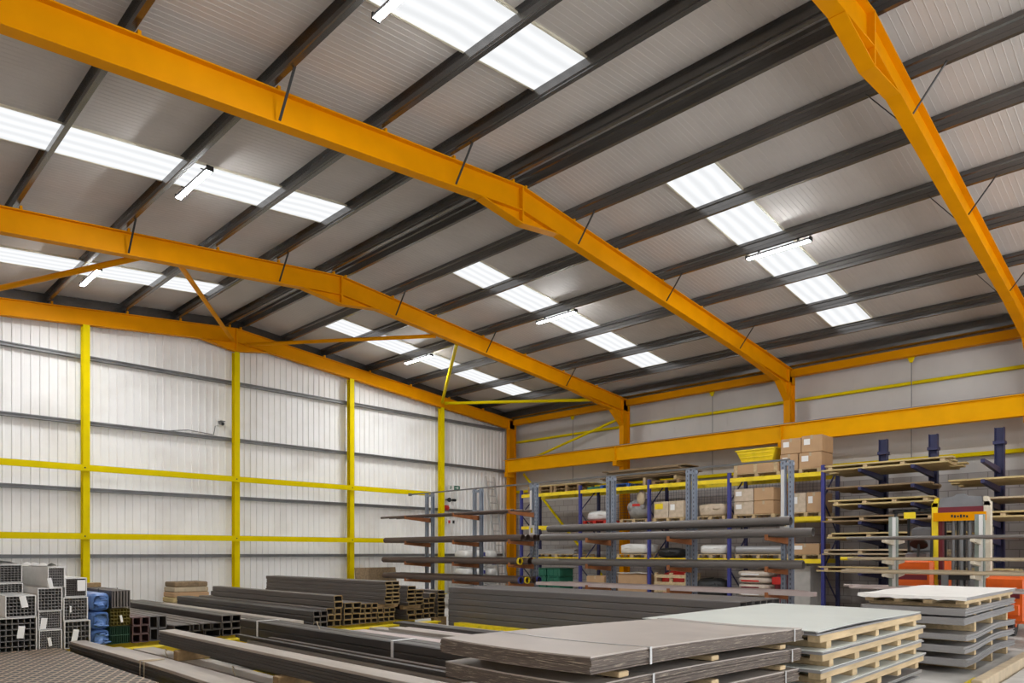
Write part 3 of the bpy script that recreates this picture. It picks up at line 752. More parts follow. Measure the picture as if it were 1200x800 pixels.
# packs on the floor by the gable wall
t = thing('board_pack', 'pack of tan boards standing by the gable wall behind the tube stacks', 'boards', (7.7,20.2,FZ))
part('pallet', G().box(7.2,8.3,19.8,20.6,FZ,.0), 'wood2', t)
for k in range(5): part('board', G().cham(7.22+.02*k,8.25-.02*k,19.82,20.58,.0+k*.14,.135+k*.14,.02), ('tan','board','card','tan','darkboard')[k], t)
for i, (x, z1) in enumerate(((5.2,.2),(5.8,.28),(6.4,.22),(9.8,.3),(10.4,.42))):
    solo('long_bar', G().cham(x,x+.35,17.7,20.6,FZ,z1,.02), 'steel2' if i%2 else 'steel', ('grey bar block on the floor by the gable wall, %s') % ('first from the blue bundles','second from the blue bundles','third from the blue bundles','first past the ridge post','second past the ridge post')[i], 'steel')
solo('brown_panel', G().poly([(12.9,19.6,FZ),(14.5,19.6,FZ),(14.5,19.75,1.0),(12.9,19.75,1.0)],(0,.05,0)), 'darkboard', 'brown panel standing behind the far end of the pipe rack', 'panel')

# ------------------------------------------------------------------ sheet packs and pallets
def sheet_pack(x0, x1, y0, y1, z0, n, t, lab, zf, m, top=None, jit=.008, straps=(), name='sheet_pack'):
    o = thing(name, lab, 'sheet pack', ((x0+x1)/2,(y0+y1)/2,z0))
    for k in range(n):
        a, b, c, d = (R(-jit,jit) for _ in range(4)); a *= .2
        g = G().grid(x0+a, x1+b, y0+c, y1+d, lambda x, y, k=k: z0+k*(t+.0007)+zf(x,y,k), t, 16, 8)
        part('sheet', g, top if (top and k == n-1) else m, o)
    H = n*(t+.0007)
    for x in straps:
        g = G(); e = jit+.003
        ys = [y0-e]+[y0+(y1-y0)*i/8 for i in range(9)]+[y1+e]
        for ya, yb in zip(ys[:-1], ys[1:]):
            za = z0+H+zf(x,ya,n-1)+.001; zb = z0+H+zf(x,yb,n-1)+.001
            g.poly([(x-.011,ya,za),(x+.011,ya,za),(x+.011,yb,zb),(x-.011,yb,zb)],(0,0,.002))
        for yy in (y0-e, y1+e): g.box(x-.011,x+.011,yy-.001,yy+.001,z0+zf(x,yy,0)-.003,z0+H+zf(x,yy,n-1)+.003)
        part('strap', g, 'alu', o, 'bright steel strap')
    return o
# nearest stack of packs
def f1(x, y, k=0):
    u = max(0, (x-3.05)/2.83); v = (y-2.4)/1.26
    return -.058*u**1.6 - .012*math.sin(math.pi*v) + .002*math.sin(5*u+3*v)
LV = [.835, .668, .50, .332, .164]
nmS = ['top pack of the nearest warm grey steel sheets, edges banded','second pack down in the nearest steel sheet stack','third pack down in the nearest steel sheet stack','fourth pack down in the nearest steel sheet stack','bottom pack of the nearest steel sheet stack']
for k, z in enumerate(LV):
    dx = (0,.06,-.03,.04,0)[k]; dy = (0,.02,.03,.0,.02)[k]
    sheet_pack(3.05+dx,5.88+dx*.3,2.39+dy,3.65+dy,z,10,.0092,nmS[k],f1,'sheet_edge','sheet',.01,(3.62+dx,5.7) if k < 2 else (5.6,))
    for i, x in enumerate((3.42, 4.5, 5.6)):
        h = .167-.1 if k < 4 else z-FZ
        zt = z+f1(x,3.0)-.016
        zb = (LV[k+1]+.1+f1(x,3.0)+.016) if k < 4 else FZ
        solo('timber_batten', G().cham(x-.05,x+.05,2.43,3.62,zb,zt,.005), 'wood', '%s timber batten under the %s' % (('near','middle','far')[i], nmS[k].replace('nearest','near')[:60]), 'timber')

# pale sheets on long pallets
def long_pallet(x0, x1, y0, y1, z, lab, cross=.06, run=.065, nc=5):
    t = thing('timber_pallet', lab, 'pallet', ((x0+x1)/2,(y0+y1)/2,z))
    for i in range(nc):
        x = x0+.25+(x1-x0-.5)*i/(nc-1); w = .05+R(-.01,.012)
        part('crosspiece', G().cham(x-w,x+w,y0+.01,y1-.01,z,z+cross,.004), 'wood', t)
    for i in range(4):
        y = y0+.06+(y1-y0-.12)*i/3
        part('runner', G().cham(x0+R(0,.06),x1-R(0,.06),y-.055,y+.055,z+cross,z+cross+run,.005), 'wood', t)
    return t
AX0, AX1, AY0, AY1 = 5.97, 8.93, 2.3, 4.02
wave = lambda x, y, k=0: .012*math.sin(1.7*(x-AX0))*math.exp(-((y-AY0)/.25)**2)
zz = .806
lev = ['top','second','third','fourth']
for k in range(4):
    z = .806-.155*k
    if k == 0:
        sheet_pack(AX0,AX1,AY0,AY1,z,4,.006,'pale zinc coated sheets with a curling edge on top of the pallet stack',lambda x,y,kk: (.0 if kk < 2 else wave(x,y)*1.0+ .006*(kk-1)),'zinc_grey','zinc',.012)
    else:
        sheet_pack(AX0,AX1+.06*(k%2),AY0-.03,AY1,z,5,.0052,'%s layer of pale sheets down in the pallet stack' % lev[k],lambda x,y,kk: 0,'zinc_grey','zinc',.014)
    long_pallet(AX0+.03,AX1+.08,AY0-.02*(k%2),AY1,z-.126,'long timber pallet under the %s layer of pale sheets' % lev[k])
z = .806-.155*3-.126
for k in range(4):
    sag = lambda x, y, kk, k=k: -.05*((x-AX0)/3-.6)**2-.012*k
    sheet_pack(AX0+.1+.03*k,AX1+.05-.03*k,AY0+.02*k,AY1,z-.06-.065*k,3,.009,'%s curved dark sheet pack at the bottom of the pallet stack' % lev[k],sag,'zinc_grey',None,.01)
for i, x in enumerate((6.5,8.4)):
    solo('timber_bearer', G().cham(x-.06,x+.06,AY0+.1,AY1-.05,FZ,z-.06-.065*3-.075,.006), 'wood2', ('timber bearer under the pale sheet stack, end by the nearest stack','timber bearer under the pale sheet stack, far end')[i], 'timber')

# far sheet stack with the paper wrapped top
BX0, BX1, BY0, BY1 = 10.66, 13.95, 2.22, 3.5
t = thing('wrapped_sheet_pack', 'white paper wrapped sheet pack topping the farther sheet stack', 'sheet pack', (12.3,2.9,.872))
part('sheet', G().grid(BX0,BX1,BY0,BY1,lambda x,y: .872,.045,10,6), 'zinc_grey', t)
wz = lambda x, y: .918+.005*math.sin(4*x+2*y)*math.sin(3*y)+.01*max(0,(y-3.1))
part('paper_wrap', G().grid(BX0-.03,BX1+.03,BY0-.02,BY1+.03,wz,.006,24,12), 'white_board', t, 'crumpled white paper')
g = G(); v = []; n = 16
for i in range(n+1):
    y = BY0-.02+(BY1-BY0+.05)*i/n; v += [(BX0-.035,y,wz(BX0,y)+.005),(BX0-.045-R(0,.02),y,.875-R(-.02,.012))]
g.add(v, [(2*i,2*i+1,2*i+3,2*i+2) for i in range(n)]+[(2*i,2*i+2,2*i+3,2*i+1) for i in range(0)])
part('paper_skirt', g, 'white_board', t)
long_pallet(BX0+.02,BX1,BY0+.02,BY1-.03,.768,'timber pallet under the white paper wrapped sheet pack',.05,.05)
zb = [(.672,10,'sheet_edge2'),(.55,10,''),(.36,8,''),(.19,10,''),(.02,10,'')]
nmB = ['first','second','third','fourth','bottom']
sg = lambda x, y, kk: -.02*math.sin(2.2*(x-BX0)+.5)
for k, (z, n_, _) in enumerate(zb):
    s = sg if k in (2,3,4) else (lambda x, y, kk: 0)
    sheet_pack(BX0+.01*k,BX1+(.0,.06,.02,.06,.0)[k],BY0+.02*(k%2),BY1,z,n_,.0088,'%s grey sheet pack %sbelow the white paper wrapped pack' % (nmB[k], '' if k == 4 else 'down '),s,'zinc_grey',None,.014)
    nxt = (zb[k+1][0]+zb[k+1][1]*.0095) if k < 4 else FZ
    if z-nxt > .012:
        for i, x in enumerate((11.35,12.4,13.5)):
            d = (-.02*math.sin(2.2*(x-BX0)+.5) if k in (2,3,4) else 0)
            d2 = (-.02*math.sin(2.2*(x-BX0)+.5) if k+1 in (2,3,4) else 0)
            zt_, zb_ = z+d-.004, (nxt+d2+.004 if k < 4 else FZ)
            if zt_ - zb_ > .012: solo('timber_batten', G().cham(x-.05,x+.05,BY0+.03,BY1-.02,zb_,zt_,min(.005,(zt_-zb_)/4)), 'wood', '%s timber batten under the %s grey sheet pack of the farther stack' % (('near','middle','far')[i], nmB[k]), 'timber')
solo('timber_kerb', G().cham(9.35,13.2,1.78,1.9,FZ,.06,.01), 'tan', 'pale timber plank lying along the floor beside the farther sheet stack', 'timber')
solo('floor_sheet', G().cham(9.5,13.2,.4,1.76,FZ,-.06,.01), 'stone', 'pale flat sheet lying on the floor beyond the timber plank', 'sheet')
struct('trim_2', G().box(8.9,10.6,1.92,2.12,FZ,FZ+.004), 'floor_yellow')

# ------------------------------------------------------------------ pipe rack (double uprights with arms)
PXK = 14.5
UPY = [17.9, 15.62, 13.33, 10.7, 8.43, 6.2]
t = thing('cantilever_rack', 'long blue-grey cantilever rack of paired uprights holding the pipes', 'rack', (PXK, 12, FZ))
ORG_R = ORG[t.name]
LEV = [(2.60, (0,1,2)), (1.80, (0,1,2,3,4,5)), (1.17, (0,1,2,3,4,5)), (.66, (0,1,2,3,4,5))]
def channel(y, s, w):
    return [(PXK-.045,y),(PXK+.045,y),(PXK+.045,y+s*w),(PXK+.03,y+s*w),(PXK+.03,y+s*.012),(PXK-.03,y+s*.012),(PXK-.03,y+s*w),(PXK-.045,y+s*w)]
for i, y in enumerate(UPY):
    up = bpy.data.objects.new('upright', None); COL.objects.link(up); up.parent = t
    up.location = (PXK-ORG_R[0], y-ORG_R[1], 0); ORG[up.name] = (PXK, y, FZ)
    for s in (-1, 1):
        part('channel', G().sweep(channel(y+s*(.1 if i < 2 else .03), s, .095), [(FZ,0,0),(3.40,0,0)], 'z'), 'slot', up)
    part('head_plate', G().box(PXK-.05,PXK+.05,y-(.2 if i < 2 else .13),y+(.2 if i < 2 else .13),3.30,3.36), 'slot', up)
    part('foot', G().box(PXK-.95,PXK+.25,y-.13,y+.13,FZ,FZ+.12), 'slot', up)
    if i in (2, 5):
        part('label_strip', G().box(PXK-.05,PXK-.047,y+.05,y+.12,2.05,3.22), 'paper', up, 'pale number strip')
        part('notice', G().box(PXK-.06,PXK-.052,y-.06,y+.14,1.95,2.25), 'paper', up, 'white notice')
        part('notice_mark', G().box(PXK-.062,PXK-.06,y+.0,y+.08,2.04,2.18), 'bin', up, 'yellow block on the notice')
for z, ks in LEV:
    for i in ks:
        y = UPY[i]
        g = G().poly([(PXK+.05,y-.035,z-.14),(PXK+.05,y-.035,z),(PXK-.98,y-.035,z),(PXK-.98,y-.035,z-.06)],(0,.07,0))
        g.box(PXK-1.0,PXK-.98,y-.035,y+.035,z-.06,z+.05)
        part('arm', g, 'arm', t)
part('tie_bar', G().bar((PXK,18.9,3.42),(PXK,6.15,3.42),.04,.04).bar((PXK,18.9,3.42),(PXK,18.98,3.42),.09,.09), 'girt', t)

PIPES = {}
def pipe(r, L, m, loc, label, hollow=.008, rim=None):
    key = (r, round(L,2), m, rim)
    if key not in PIPES:
        g = G().tube((0,0,r),(0,L,r),r,16,None,hollow)
        o = link_mesh('steel_pipe', g, m, (0,0,0)); PIPES[key] = o
        if rim:
            rr = link_mesh('pipe_end', G().tube((0,-.012,r),(0,.05,r),r+.002,16,None,hollow+.004), rim, (0,0,0)); rr.parent = o; rr['label'] = 'painted pipe end'
        tag(o, label, 'pipe'); o.location = (loc[0],loc[1],loc[2]+ZO)
    else: o = copy_tree(PIPES[key], loc, label)
    ORG[o.name] = loc
nL = {2.60:'topmost',1.80:'second',1.17:'third',.66:'lowest'}
def pipes(z, n, r, y0, L, m, sec, jit=.3, rims=(), x0=13.6, x1=14.36, up=0):
    step = (x1-x0)/n
    for k in range(n):
        rim = rims[k % len(rims)] if rims else None
        lab = '%s pipe from the aisle, %s arms, %s half of pipe rack' % (ORD[k], nL[z], sec)
        pipe(r, L, m, (x0+(k+.5)*step, y0+R(0,jit), z+.002), lab, .008, rim)
    for k in range(up):
        pipe(r, L*.9, m, (x0+(k+1)*step, y0+.4+R(0,jit), z+.004+r+math.sqrt(max(0,(2*r)**2-(step/2)**2))), '%s pipe piled on top, %s arms, %s half of pipe rack' % (ORD[k], nL[z], sec))
FAR, NEAR = 'gable', 'nearer'
pipes(2.60, 3, .035, 13.0, 6.1, 'pipe', FAR, .4)
pipes(1.80, 4, .09, 12.9, 6.2, 'pipe', FAR, .25)
pipes(1.17, 4, .092, 12.85, 6.2, 'pipe', FAR, .3, ('bin',None,'maroon'))
pipes(.66, 4, .092, 12.85, 6.2, 'pipe', FAR, .3, ('indigo','bin',None))
pipes(1.80, 4, .086, 5.25, 6.9, 'pipe_grey', NEAR, .5, (), 13.56, 14.36, 3)
pipes(1.17, 4, .085, 5.4, 6.9, 'pipe_grey', NEAR, .5)
for k in range(4):
    x = 13.56+k*.2
    g = G().sweep([(x,.662),(x+.17,.662),(x+.17,.742),(x+.155,.742),(x+.155,.677),(x+.015,.677),(x+.015,.742),(x,.742)], [(5.3+.2*k,0,0),(12.4-.15*k,0,0)], 'y')
    solo('steel_channel', g, 'pale', '%s pale channel from the aisle, lowest arms of the pipe rack' % ORD[k], 'steel channel')
# ------------------------------------------------------------------ pallet rack along the side wall
RX0, RX1 = 19.5, 20.55
PY = [18.58, 15.72, 12.87, 10.08, 7.36]
t = thing('pallet_rack', 'pallet rack with blue posts and yellow beams along the side wall', 'rack', (20,13,FZ))
for i, y in enumerate(PY):
    for x in (RX0, RX1):
        part('upright', G().sweep([(x-.05,y-.045),(x+.05,y-.045),(x+.05,y+.045),(x-.05,y+.045)], [(FZ,0,0),(3.85,0,0)], 'z'), 'indigo' if x == RX0 else 'navy', t)
        part('foot_plate', G().box(x-.08,x+.08,y-.08,y+.08,FZ,FZ+.012), 'indigo', t)
    for k in range(4):
        z0 = .1+k*.95
        part('frame_brace', G().bar((RX0,y,z0+(0 if k%2 else .9)),(RX1,y,z0+(.9 if k%2 else 0)),.03,.03), 'navy', t)
for z in (3.62, 2.42, 1.26):
    for a, b in zip(PY[:-1], PY[1:]):
        for x in (RX0-.03, RX1+.03):
            part('beam', G().sweep([(x-.025,z-.06),(x+.025,z-.06),(x+.025,z+.06),(x-.025,z+.06)], [(b+.046,0,0),(a-.046,0,0)], 'y'), 'bin' if x < 20 else 'floor_yellow', t)
for a, b in zip(PY[1:-1], PY[2:]):
    g = G()
    n = int((a-b)/.1)
    for i in range(1, n): g.box(RX1+.075,RX1+.08,b+i*(a-b)/n-.003,b+i*(a-b)/n+.003,2.5,3.6)
    for i in range(12): g.box(RX1+.08,RX1+.085,b,a,2.5+i*.1-.003,2.5+i*.1+.003)
    part('wire_mesh', g, 'navy', t)

def pallet(yc, z, lab, m='wood', L=1.1, W=.9, xc=20.0):
    """a stringer pallet whose top is at z+.14"""
    t = thing('pallet', lab, 'pallet', (xc,yc,z))
    for s in (-1, 0, 1):
        part('bottom_board', G().box(xc-W/2+.002,xc+W/2-.002,yc+s*(L/2-.05)-.05,yc+s*(L/2-.05)+.05,z,z+.02), m, t)
        for q in (-1, 0, 1):
            part('block', G().box(xc+q*(W/2-.06)-.05,xc+q*(W/2-.06)+.05,yc+s*(L/2-.05)-.05,yc+s*(L/2-.05)+.05,z+.02,z+.1), m, t)
    for k in range(6):
        x = xc-W/2+.06+(W-.12)*k/5
        part('deck_board', G().box(x-.055,x+.055,yc-L/2,yc+L/2,z+.1,z+.12), m, t)
    return z+.122
ZB = {3:3.682, 2:2.482, 1:1.322, 0:FZ+.0}
def carton(name, yc, w, z0, z1, lab, m='card', x0=19.6, x1=20.4, tape=True, label=True, cat='box', c=.012):
    t = thing(name, lab, cat, ((x0+x1)/2,yc,z0))
    part('box', G().cham(x0,x1,yc-w/2,yc+w/2,z0,z1,c), m, t)
    if tape: part('tape', G().box(x0-.002,x1+.002,yc-.03,yc+.03,z1-.0,z1+.002).box(x0-.003,x0,yc-.03,yc+.03,z1-.1,z1), 'tan', t)
    if label: part('label', G().box(x0-.004,x0-.001,yc+w*.08,yc+w*.38,z0+(z1-z0)*.45,z0+(z1-z0)*.8), 'paper', t, 'white paper label')
    return t
def heap(name, yc, w, z0, h, lab, m, cat='goods', seed=1, xr=.38, power=.6, extra=None):
    t = thing(name, lab, cat, (20,yc,z0))
    part('wrapping', G().blob((20,yc,z0+h/2),(xr,w/2,h/2),18,10,.10,power,seed), m, t)
    for k in range(2): part('fold', G().blob((20-xr*.7,yc+w*(.2-.4*k),z0+h*.62),(.12,w*.18,h*.2),10,6,.25,.8,seed+k+5), m, t)
    if extra: part(*extra, t)
    return t
# top level, from the gable end
z = ZB[3]
for k, y in enumerate((17.7, 17.7, 16.42, 16.42)):
    zz_ = pallet(y, z if k%2 == 0 else ZB[3]+.125, '%s empty pallet on the top beams, %s' % (('lower','upper')[k%2], 'at the gable end' if k < 2 else 'second bay place from the gable'), 'wood2', 1.2)
for k in range(4):
    y0 = 15.3+R(0,.2)
    solo('timber_board', G().cham(19.55+k*.23,19.76+k*.23,y0,18.4+R(-.2,.1),ZB[3]+.25,ZB[3]+.29,.006), 'board', '%s board from the aisle lying on the empty pallets at the rack top' % ORD[k], 'board')
pallet(14.3, z, 'blue pallet on the top beams in the second bay', 'blue', 1.2)
solo('green_strip', G().cham(19.6,20.4,14.95,15.5,z,z+.1,.01), 'green', 'flat green carton on the top beams beside the blue pallet', 'box')
pallet(12.3, z, 'empty timber pallet at the top beside the dark board stack', 'wood2', 1.0)
for k in range(7):
    w = R(.0,.3)
    solo('timber_board', G().cham(19.45+R(-.06,.1),20.5+R(-.2,.1),11.5+w,14.85-R(0,.4),z+.26+k*.047+(.0),z+.26+k*.047+.03+R(0,.014),.005), 'darkboard', '%s board of the dark board stack above the blue pallet' % ('bottom' if k == 0 else 'topmost' if k == 6 else ORD[k]), 'board')
for k, y in enumerate((11.95, 13.1, 14.4)):
    zlo = z+(.125 if k != 1 else 0)
    solo('timber_batten', G().cham(19.55,20.45,y-.05,y+.05,zlo,z+.257,.006), 'wood', '%s batten from the viewer under the dark board stack' % ORD[k], 'timber')
z1 = pallet(9.28, z, 'pallet under the wooden crate with the yellow bin', 'wood', 1.4)
t = thing('wooden_crate', 'low wooden crate under the yellow bin', 'crate', (20,9.4,z1))
part('crate_side', G().cham(19.56,20.44,8.62,9.98,z1+.001,z1+.25,.012), 'card', t)
for y in (8.7, 9.3, 9.9): part('batten', G().box(19.54,19.56,y-.05,y+.05,z1+.001,z1+.25), 'wood', t)
zc = z1+.252
t = thing('tipping_bin', 'tapered yellow bin standing on the wooden crate', 'bin', (20,9.3,zc))
g = G(); b = [(19.72,8.88),(20.3,8.88),(20.3,9.75),(19.72,9.75)]; a = [(19.55,8.72),(20.42,8.72),(20.42,9.9),(19.55,9.9)]
v = [(x,y,zc) for x,y in b]+[(x,y,zc+.42) for x,y in a]+[(x+(.03 if x<20 else -.03),y+(.03 if y<9.3 else -.03),zc+.42) for x,y in a]+[(x+(.03 if x<20 else -.03),y+(.03 if y<9.3 else -.03),zc+.03) for x,y in b]
f = [(3,2,1,0)]+[(i,(i+1)%4,4+(i+1)%4,4+i) for i in range(4)]+[(4+i,4+(i+1)%4,8+(i+1)%4,8+i) for i in range(4)]+[(8+i,8+(i+1)%4,12+(i+1)%4,12+i) for i in range(4)]+[(12,13,14,15)]
g.add(v,f); part('tub', g, 'bin', t)
for k in range(3):
    zz_ = zc+.11+k*.11; e = .12*(.28+.26*k)
    part('rib', G().box(19.70-e*1.3,19.735-e*1.3,8.88-e*.9,9.75+e*.9,zz_-.012,zz_+.012), 'bin', t)
part('rim', G().box(19.53,19.56,8.7,9.92,zc+.40,zc+.435).box(19.53,20.44,8.69,8.72,zc+.40,zc+.435).box(19.53,20.44,9.9,9.93,zc+.40,zc+.435), 'bin', t)
z1 = pallet(8.0, z, 'pallet under the stacked cartons at the rack end', 'wood', 1.1)
for (y, w, za, zb_, lab) in ((8.34,.5,z1,z1+.44,'lower brown carton, gable side, at the top rack end'),(7.75,.62,z1,z1+.44,'lower brown carton, outer side, at the top rack end'),(8.29,.56,z1+.446,z1+.87,'upper brown carton, gable side, at the top rack end'),(7.71,.56,z1+.446,z1+.9,'upper brown carton, outer side, at the top rack end')):
    carton('cardboard_box', y, w, za+.001, zb_, lab)
# second level
z = ZB[2]
z1 = pallet(15.15, z, 'pallet under the white sack heap on the middle beams', 'red', 1.0)
heap('film_heap', 15.15, .95, z1, .34, 'white film covered heap on a red pallet, middle beams', 'white_film', seed=3)
z1 = pallet(13.52, z, 'pallet under the grey sheeted machine on the middle beams', 'wood', 1.1)
t = heap('sheeted_goods', 13.5, .95, z1, .68, 'grey film covered goods rising to a point on the middle beams', 'grey_film', seed=5, power=.9)
part('red_mark', G().box(19.60,19.625,13.3,13.6,z1+.42,z1+.5), 'red', t)
g = G().blob((19.62,13.25,z1+.68),(.06,.16,.22),12,8,.3,.9,9)
part('hanging_cloth', g, 'tan', t)
z1 = pallet(12.22, z, 'pallet under the carton block with the yellow label', 'wood', 1.1)
for k, y in enumerate((12.5, 11.95)):
    t = carton('wrapped_carton', y, .53, z1+.001, z1+.52, ('film wrapped carton with a yellow label','brown film wrapped carton next to the one with a yellow label')[k], 'film', label=(k == 1))
    if k == 0: part('yellow_label', G().box(19.592,19.597,12.42,12.72,z1+.28,z1+.46), 'bin', t, 'yellow label')
z1 = pallet(10.75, z, 'pallet under the white wrapped low goods, middle beams', 'wood', 1.0)
heap('wrapped_load', 10.75, .9, z1, .38, 'low white wrapped load left of the large wrapped carton block', 'film', seed=8, power=.4)
z1 = pallet(9.36, z, 'pallet under the large film wrapped carton block', 'wood', 1.25)
for k in range(2):
    for r in range(2):
        carton('wrapped_carton', 9.70-.62*k, .6, z1+.001+r*.38, z1+.378+r*.38, '%s carton of the large film wrapped block, %s' % (('lower','upper')[r], ('gable side','outer side')[k]), ('film','card')[k], label=(k == 0), c=.02)
z1 = pallet(7.86, z, 'pallet under the wrapped cartons behind the rack number strip', 'wood', .9)
for k in range(2): carton('wrapped_carton', 8.07-.42*k, .4, z1+.001, z1+.54, ('white labelled','brown')[k]+' wrapped carton at the outer end of the middle beams', ('film','card')[k])
# third level
z = ZB[1]
z1 = pallet(16.9, z, 'long pallet with grey sheets on the third beams', 'wood', 2.2)
for k in range(4): solo('grey_plate', G().cham(19.58+R(0,.04),20.4,15.9+R(0,.3),17.95,z1+.001+k*.045,z1+.04+k*.045,.005), 'zinc_grey', '%s grey plate up on the long pallet of the third beams' % ORD[k], 'sheet')
z1 = pallet(13.6, z, 'pallet under the white film bale on the third beams', 'wood', 1.2)
heap('film_bale', 13.6, 1.15, z1, .34, 'white film bale on the third beams', 'white_film', seed=12, power=.4)
heap('dark_heap', 12.3, .8, z, .32, 'dark heap on the third beams beside the white bale', 'black', seed=14)
z1 = pallet(10.72, z, 'pallet under the small white bale, third beams', 'wood', 1.0)
heap('film_bale', 10.72, .9, z1, .28, 'small white bale on the third beams near the double upright', 'white_film', seed=15, power=.4)
z1 = pallet(9.22, z, 'pallet under the grey rolled sheet, third beams', 'wood', 1.4)
t = thing('rolled_sheet', 'grey rolled sheet lying on a pallet on the third beams', 'roll', (20,9.3,z1))
for k in range(3): part('roll', G().tube((19.72+.27*k,8.5,z1+.125),(19.72+.27*k,9.95,z1+.125),.12,14,None,.03), 'zinc_grey', t)
z1 = pallet(7.9, z, 'pallet under the brown box at the outer end, third beams', 'wood', .95)
carton('cardboard_box', 7.9, .8, z1+.001, z1+.3, 'brown box at the outer end of the third beams')
# on the floor under the beams
z = FZ+.001
z1 = pallet(17.4, z, 'floor pallet under the green crates at the gable end', 'wood', 1.5)
for k in range(2):
    y = 17.08+.66*k
    for r in range(3):
        t = thing('green_crate', '%s green plastic crate under the beams, %s' % (('bottom','middle','top')[r], ('outer stack','gable side stack')[k]), 'crate', (20,y,z1+.3*r))
        zz_ = z1+.3*r+.001
        part('crate_body', G().cham(19.6,20.4,y-.3,y+.3,zz_,zz_+.27,.02), 'green', t)
        part('rim', G().box(19.58,20.42,y-.32,y+.32,zz_+.271,zz_+.296), 'green', t)
        for q in (-1, 0, 1): part('rib', G().box(19.585,19.6,y+q*.2-.02,y+q*.2+.02,zz_,zz_+.27), 'green', t)
z1 = pallet(15.15, z, 'floor pallet under the open cardboard box', 'wood', .85)
carton('cardboard_box', 15.15, .75, z1+.001, z1+.66, 'plain brown cardboard box on the floor under the second bay', label=False)
z1 = pallet(13.6, z, 'floor pallet under the carton with a white cover', 'wood', 1.25)
t = carton('covered_carton', 13.6, 1.15, z1+.001, z1+.76, 'brown carton with a white sheet over its top', tape=False, label=False)
part('white_sheet', G().grid(19.55,20.42,13.0,14.2,lambda x,y: z1+.765+.03*math.sin(6*y)*math.sin(5*x)+.02,.01,10,10), 'white_board', t, 'loose white cover')
t = thing('slatted_crate', 'slatted timber crate with red goods on the floor under the third bay', 'crate', (20,12.13,z))
for s in (-1, 0, 1): part('corner_post', G().box(19.58,19.66,12.13+s*.55-.045,12.13+s*.55+.045,z,z+.95), 'wood', t); 
for s in (-1, 0, 1): part('corner_post', G().box(20.34,20.42,12.13+s*.55-.045,12.13+s*.55+.045,z,z+.95), 'wood', t)
for k in range(4): part('slat', G().box(19.55,19.58,11.55,12.72,z+.1+k*.23,z+.2+k*.23), 'wood', t)
for s in (-1, 1): part('end_panel', G().box(19.66,20.34,12.13+s*.56-.01,12.13+s*.56+.01,z+.05,z+.9), 'wood', t)
part('red_goods', G().blob((20,12.13,z+.5),(.32,.48,.48),14,8,.12,.6,21), 'red', t, 'red goods in the crate')
heap('dark_heap', 10.85, 1.0, z, .8, 'dark wrapped heap on the floor under the fourth bay', 'black', seed=23)
z1 = pallet(9.42, z, 'floor pallet under the pale sacks', 'wood', 1.1)
for k in range(5):
    t = thing('cement_sack', '%s pale sack in the sagging sack stack' % ('bottom','second','third','fourth','top')[k], 'sack', (20,9.42,z1+.19*k))
    part('sack_body', G().blob((20,9.42,z1+.095+.19*k),(.42,.5,.09),18,8,.02,.45,k), 'sack', t)
    part('print_band', G().box(19.4275,19.4285,9.14,9.68,z1+.06+.19*k,z1+.11+.19*k), ('red','white','maroon')[k%3], t)
t = thing('red_bale', 'red bale beside the pale sacks under the rack', 'goods', (20,8.6,z))
part('bale', G().blob((20,8.6,z+.5),(.4,.2,.5),16,9,.08,.5,31), 'maroon', t)
part('band', G().box(19.426,19.6,8.45,8.75,z+.7,z+.9), 'red', t)
t = thing('concrete_block', 'tall pale concrete block under the outer end of the rack', 'block', (20,8.0,z))
part('block', G().cham(19.62,20.4,7.75,8.3,z,z+1.22,.02), 'stone', t)
part('lifting_eye', G().tube((20,8.0,z+1.22),(20,8.0,z+1.3),.03,10), 'girt', t)

# white sacks piled by the gable wall behind the rack end
for r in range(5):
    for c in range(3):
        x = 18.05+c*.6
        t = thing('white_sack', '%s white sack up in the %s pile by the gable wall' % (ORD[r], ('pile nearest the alarm post','middle pile','pile nearest the ladder')[c].replace(' pile','').replace('pile ','')), 'sack', (x,20.2,FZ+r*.34))
        part('sack_body', G().blob((x,20.2,FZ+.17+r*.34),(.26,.38,.155),14,8,.06,.5,r*3+c), 'white_film', t)
        if (r+c) % 2: part('blue_print', G().box(x-.12,x+.1,19.785,19.8,FZ+.1+r*.34,FZ+.24+r*.34), 'indigo', t)

# ------------------------------------------------------------------ fittings on the gable wall
t = thing('ladder', 'aluminium ladder leaning on the gable wall near the corner', 'ladder', (20.3,20.6,FZ))
A0, A1 = Vector((20.05,20.25,FZ)), Vector((19.9,20.98,4.6)); B0, B1 = Vector((20.5,20.25,FZ)), Vector((20.35,20.98,4.6))
for a, b in ((A0,A1),(B0,B1)): part('stile', G().bar(a,b,.03,.08,(0,1,0)), 'alu', t)
for k in range(16):
    f_ = (k+.6)/16.4; part('rung', G().tube(A0.lerp(A1,f_),B0.lerp(B1,f_),.018,8), 'alu', t)
t = thing('exit_sign', 'green and white fire exit sign high on the gable wall', 'sign', (18.3,21.1,3.95))
part('board', G().box(18.0,18.62,21.09,21.11,3.93,4.13), 'white', t)
part('arrow_panel', G().box(18.30,18.60,21.082,21.089,3.945,4.115), 'green', t, 'green panel')
part('arrow', G().poly([(18.36,21.081,4.02),(18.46,21.081,4.02),(18.46,21.081,3.985),(18.54,21.081,4.035),(18.46,21.081,4.085),(18.46,21.081,4.05),(18.36,21.081,4.05)],(0,-.003,0)), 'white', t)
g = G().tube((18.14,21.085,4.09),(18.14,21.078,4.09),.016,10).bar((18.14,21.082,4.07),(18.12,21.082,4.02),.03,.006,(0,1,0)).bar((18.12,21.082,4.02),(18.17,21.082,3.96),.016,.006,(0,1,0)).bar((18.12,21.082,4.02),(18.08,21.082,3.97),.016,.006,(0,1,0)).bar((18.14,21.082,4.06),(18.19,21.082,4.03),.012,.006,(0,1,0))
part('running_figure', g, 'green', t)
